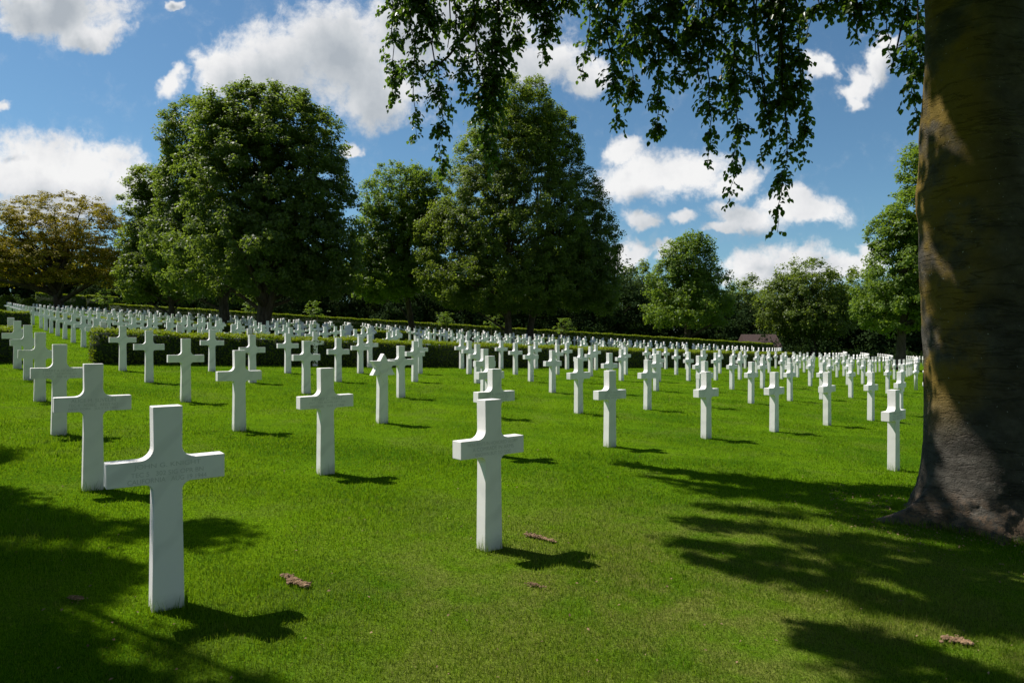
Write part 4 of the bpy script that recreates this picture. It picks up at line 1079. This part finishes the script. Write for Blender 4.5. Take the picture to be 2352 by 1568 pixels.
def build_side_beech():
    """second beech just left of the frame: its low branches shade the lower left lawn"""
    x, y = -10.4, 7.2; z = g(x, y); base = np.array([x, y, z])
    root = empty('beech_tree', base, 'beech just outside the left picture edge, shading the lower left lawn', 'tree')
    rs = np.random.default_rng(31); tries = 0
    cand = shade_boughs(SHADE_L, 1000, rs, (4.2, 9.5), (-300, 800), (1000, 1640), lambda p: ((p[0] + 8.6) / 6.4) ** 2 + ((p[1] - 7.2) / 6.2) ** 2 < 1)
    while tries < 160:
        p = np.array([rs.uniform(-14, -8.5), rs.uniform(2.5, 12.5), rs.uniform(4.6, 10.5)]); tries += 1
        s = shadow_px(p)
        if not in_view(p, .0, .5) and (s is None or s[0] < -60 or s[1] > 1640): cand.append(p)
    cen = []
    for p in cand:
        hit = False                      # leave the two front crosses in the sun
        for (qx, qy) in ((-1.81, 3.6), (-3.55, 5.79)):
            for qz in (.35, .75, 1.05):
                o3 = p - np.array([qx, qy, g(qx, qy) + qz]); dd = np.array(SUN_DIR)
                if np.linalg.norm(o3 - dd * (o3 @ dd)) < .62 and rs.random() < .85: hit = True
        if not hit: cen.append(p)
    cen = np.array(cen) - base
    V, Fq, tone = cluster_leaves(cen, rs.uniform(.12, .27, len(cen)), 44, .105, rs, np.array([0, 0, 4.0]), .6)
    dc = np.array(sky_screen(420, rs, (-8.5, 1.5, 8.0), (7.5, 8.5, 3.4), 4.4)) - base  # unseen leaves added to darken the near lawn
    V2, F2, tone2 = cluster_leaves(dc, rs.uniform(.5, 1.0, len(dc)), 70, .19, rs, np.array([0, 0, 4.0]), .6)
    link('crown', np_mesh('crown', np.concatenate([V, V2]), [np.concatenate([Fq, F2 + len(V)])], np.concatenate([tone, tone2])), M['leaf_beech'], root)
    tb = Tubes(); t = np.linspace(0, 1, 12)
    tb.add(np.stack([t * .4, np.sin(t * 3) * .1, t * 9.5 - .2], -1), .5 * (1 - t * .85), 14)
    for i in rs.choice(len(cen), 26, replace=False):
        s = np.array([.15, .02, rs.uniform(3.2, 7.5)]); e = cen[i]
        tb.add(bez(s, s * .4 + e * .6 + np.array([0, 0, .6]), e, 8), np.linspace(.09, .012, 8), 6)
    link('trunk', tb.mesh('trunk'), M['beech_bark'], root)
    print('side beech clusters', len(cen), tries)

# ------------------------------------------------------------------ small things
def build_small():
    # loose clods of dry soil
    clods = [((650, 1325), (704, 1352), 26, .028, 'elongated clod heap of dry brown soil lying alone on the grass'), ((1208, 1230), (1276, 1248), 22, .026, 'broken string of brown soil crumbs right of the lone cross'),
             ((1216, 1344), (1240, 1350), 9, .016, 'small dark soil crumb below the string of soil crumbs'), ((2165, 1470), (2225, 1482), 24, .028, 'reddish soil clod in the grass below the beech'), ((165, 1376), (188, 1382), 8, .017, 'small soil crumb in the shade left of the front cross')]
    for k, (a, b, n, sz, lab) in enumerate(clods):
        rs = np.random.default_rng(300 + k)
        def gp(px, py):
            u = (px - 1176) / F; yy = EYE / ((py - 784) / F - .0602 * u + .0213); return np.array([u * yy, yy])
        p0, p1 = gp(*a), gp(*b); mid = (p0 + p1) / 2
        bm = bmesh.new()
        wid = np.linalg.norm(p1 - p0)
        for q in range(n * 8):
            f = rs.random(); w2 = .35 + .65 * math.sin(f * 3.1 + k) ** 2
            p = p0 * (1 - f) + p1 * f - mid + rs.normal(0, (.013 if rs.random() < .88 else .04) * w2 + .003, 2)
            r = sz * rs.uniform(.10, .36) * (1.0 if rs.random() < .85 else 1.5)
            res = bmesh.ops.create_icosphere(bm, subdivisions=2, radius=r)
            st = Vector((rs.uniform(.7, 1.4), rs.uniform(.7, 1.4), rs.uniform(.45, .9))); ph = rs.uniform(0, 6, 3)
            for v in res['verts']:
                c = v.co / r
                v.co *= 1 + .22 * math.sin(c.x * 4 + ph[0]) * math.sin(c.y * 5 + ph[1]) + rs.uniform(-.13, .13)
                v.co = Vector((v.co.x * st.x, v.co.y * st.y, v.co.z * st.z))
                v.co += Vector((p[0], p[1], r * .3 + rs.uniform(0, .004) + g(mid[0] + p[0], mid[1] + p[1]) - g(*mid) + .014))
        # join the crumbs by a thin spread of loose soil
        me = bpy.data.meshes.new('soil_clod'); bm.to_mesh(me); bm.free()
        o = link('soil_clod', me, M['soil']); o.location = (mid[0], mid[1], g(*mid))
        tag(o, lab, 'soil clod', 'clods of dry soil on the lawn')
    # longer unmown blades round the feet of the nearest crosses
    rs = np.random.default_rng(8); Bv, T3, rn = [], [], []
    for (r, c, x, y) in PLOT1:
        if y > 12: continue
        n = int(90 if y < 6 else 40); a = marker_angle(x, y); ca, sa = math.cos(a), math.sin(a)
        for _ in range(n):
            side = rs.integers(0, 4); t = rs.uniform(-.5, .5)
            lx, ly = {0: (t * .2, -.066), 1: (t * .2, .066), 2: (.095, t * .13), 3: (-.095, t * .13)}[int(side)]
            wx, wy = x + lx * ca - ly * sa, y + lx * sa + ly * ca
            h = rs.uniform(.03, .10) if rs.random() < .8 else rs.uniform(.09, .15); az = rs.uniform(0, 6.28); d = np.array([math.cos(az), math.sin(az), 0]); s = np.array([-d[1], d[0], 0]) * .0022
            b = np.array([wx, wy, g(wx, wy)]); ln = rs.uniform(.05, .5)
            Bv += [b - s, b + s, b + d * h * ln + np.array([0, 0, h])]; rn.append(rs.uniform(0, .9))
    for _ in range(2600):
        a = rs.uniform(2.2, 5.6); rr = trunk_radius(a, .06) + rs.uniform(-.05, .10); wx, wy = BX + rr * math.cos(a), BY + rr * math.sin(a)
        h = rs.uniform(.02, .09); az = rs.uniform(0, 6.28); d = np.array([math.cos(az), math.sin(az), 0]); sd = np.array([-d[1], d[0], 0]) * .0024
        b = np.array([wx, wy, g(wx, wy)]); Bv += [b - sd, b + sd, b + d * h * rs.uniform(.1, .6) + np.array([0, 0, h])]; rn.append(rs.uniform(0, 1))
    k = len(rn)
    o = link('tall_grass', np_mesh('tall_grass', np.array(Bv), [np.arange(3 * k).reshape(-1, 3)], rn), M['blade']); tag(o, kind='stuff')
    # dry fallen leaf bits
    n = 420; y = 2.4 * np.exp(rs.uniform(0, 1.6, n)); x = rs.uniform(-.8, .8, n) * y
    m = 900; am = rs.uniform(2.0, 5.8, m); rm = .75 + np.abs(rs.normal(0, .55, m)); x = np.r_[x, BX + rm * np.cos(am)]; y = np.r_[y, BY + rm * np.sin(am)]; n += m
    V, Fq = leaf_quads(np.stack([x, y, gz(x, y) + .022], -1), unit(np.stack([rs.normal(0, .5, n), rs.normal(0, .5, n), np.ones(n)], -1)), rs.uniform(.010, .026, n), rs)
    o = link('fallen_leaves', np_mesh('fallen_leaves', V, [Fq]), M['soil']); tag(o, kind='stuff')

def build_house():
    y = 92.0; x = (1742 - 1176) / F * y; z = g(x, y)
    root = empty('outbuilding', (x, y, z), 'low outbuilding with a brown tiled roof, half hidden among the trees on the right', 'building')
    L, D, H, R = 3.9, 3.6, 1.15, 1.45
    def box(name, x0, x1, y0, y1, z0_, z1, mat, parent):
        bm = bmesh.new(); bmesh.ops.create_cube(bm, size=1)
        for v in bm.verts: v.co = Vector(((x0 + x1) / 2 + v.co.x * (x1 - x0), (y0 + y1) / 2 + v.co.y * (y1 - y0), (z0_ + z1) / 2 + v.co.z * (z1 - z0_)))
        me = bpy.data.meshes.new(name); bm.to_mesh(me); bm.free(); return link(name, me, M[mat], parent)
    w = box('wall', -L / 2, L / 2, -D / 2, D / 2, -.3, H, 'cream_wall', root)
    pts = [(-L / 2 - .4, -D / 2 - .5, H - .25), (-L / 2 - .4, 0, H + R), (-L / 2 - .4, D / 2 + .5, H - .25), (L / 2 + .4, -D / 2 - .5, H - .25), (L / 2 + .4, 0, H + R), (L / 2 + .4, D / 2 + .5, H - .25)]
    me = bpy.data.meshes.new('roof'); me.from_pydata(pts, [], [(0, 3, 4, 1), (1, 4, 5, 2), (0, 1, 2), (3, 5, 4), (0, 2, 5, 3)]); me.update()
    link('roof', me, M['roof_tile'], root)
    
    for k in (-1.0, 1.0):
        fr = box('window', k - .5, k + .5, -D / 2 - .05, -D / 2 - .003, .25, .85, 'stake_wood', root)
        box('pane', k - .43, k + .43, -D / 2 - .07, -D / 2 - .053, .31, .79, 'glass', fr)

# ------------------------------------------------------------------ go
random.seed(1)
build_materials(); build_world(); build_camera()
build_ground()
build_beech(); build_side_beech()
build_trees()
build_hedges(); build_saplings()
build_markers()
build_grass(); build_small(); build_house()
SC.render.engine = 'CYCLES'
SC.cycles.max_bounces = 6; SC.cycles.diffuse_bounces = 3; SC.cycles.transmission_bounces = 4; SC.cycles.glossy_bounces = 2; SC.cycles.transparent_max_bounces = 4
SC.cycles.use_denoising = True
SC.cycles.sample_clamp_indirect = 8.0
SC.view_settings.view_transform = 'Standard'; SC.view_settings.look = 'None'; SC.view_settings.exposure = 0.42; SC.view_settings.gamma = 1.0; SC.view_settings.use_curve_mapping = False
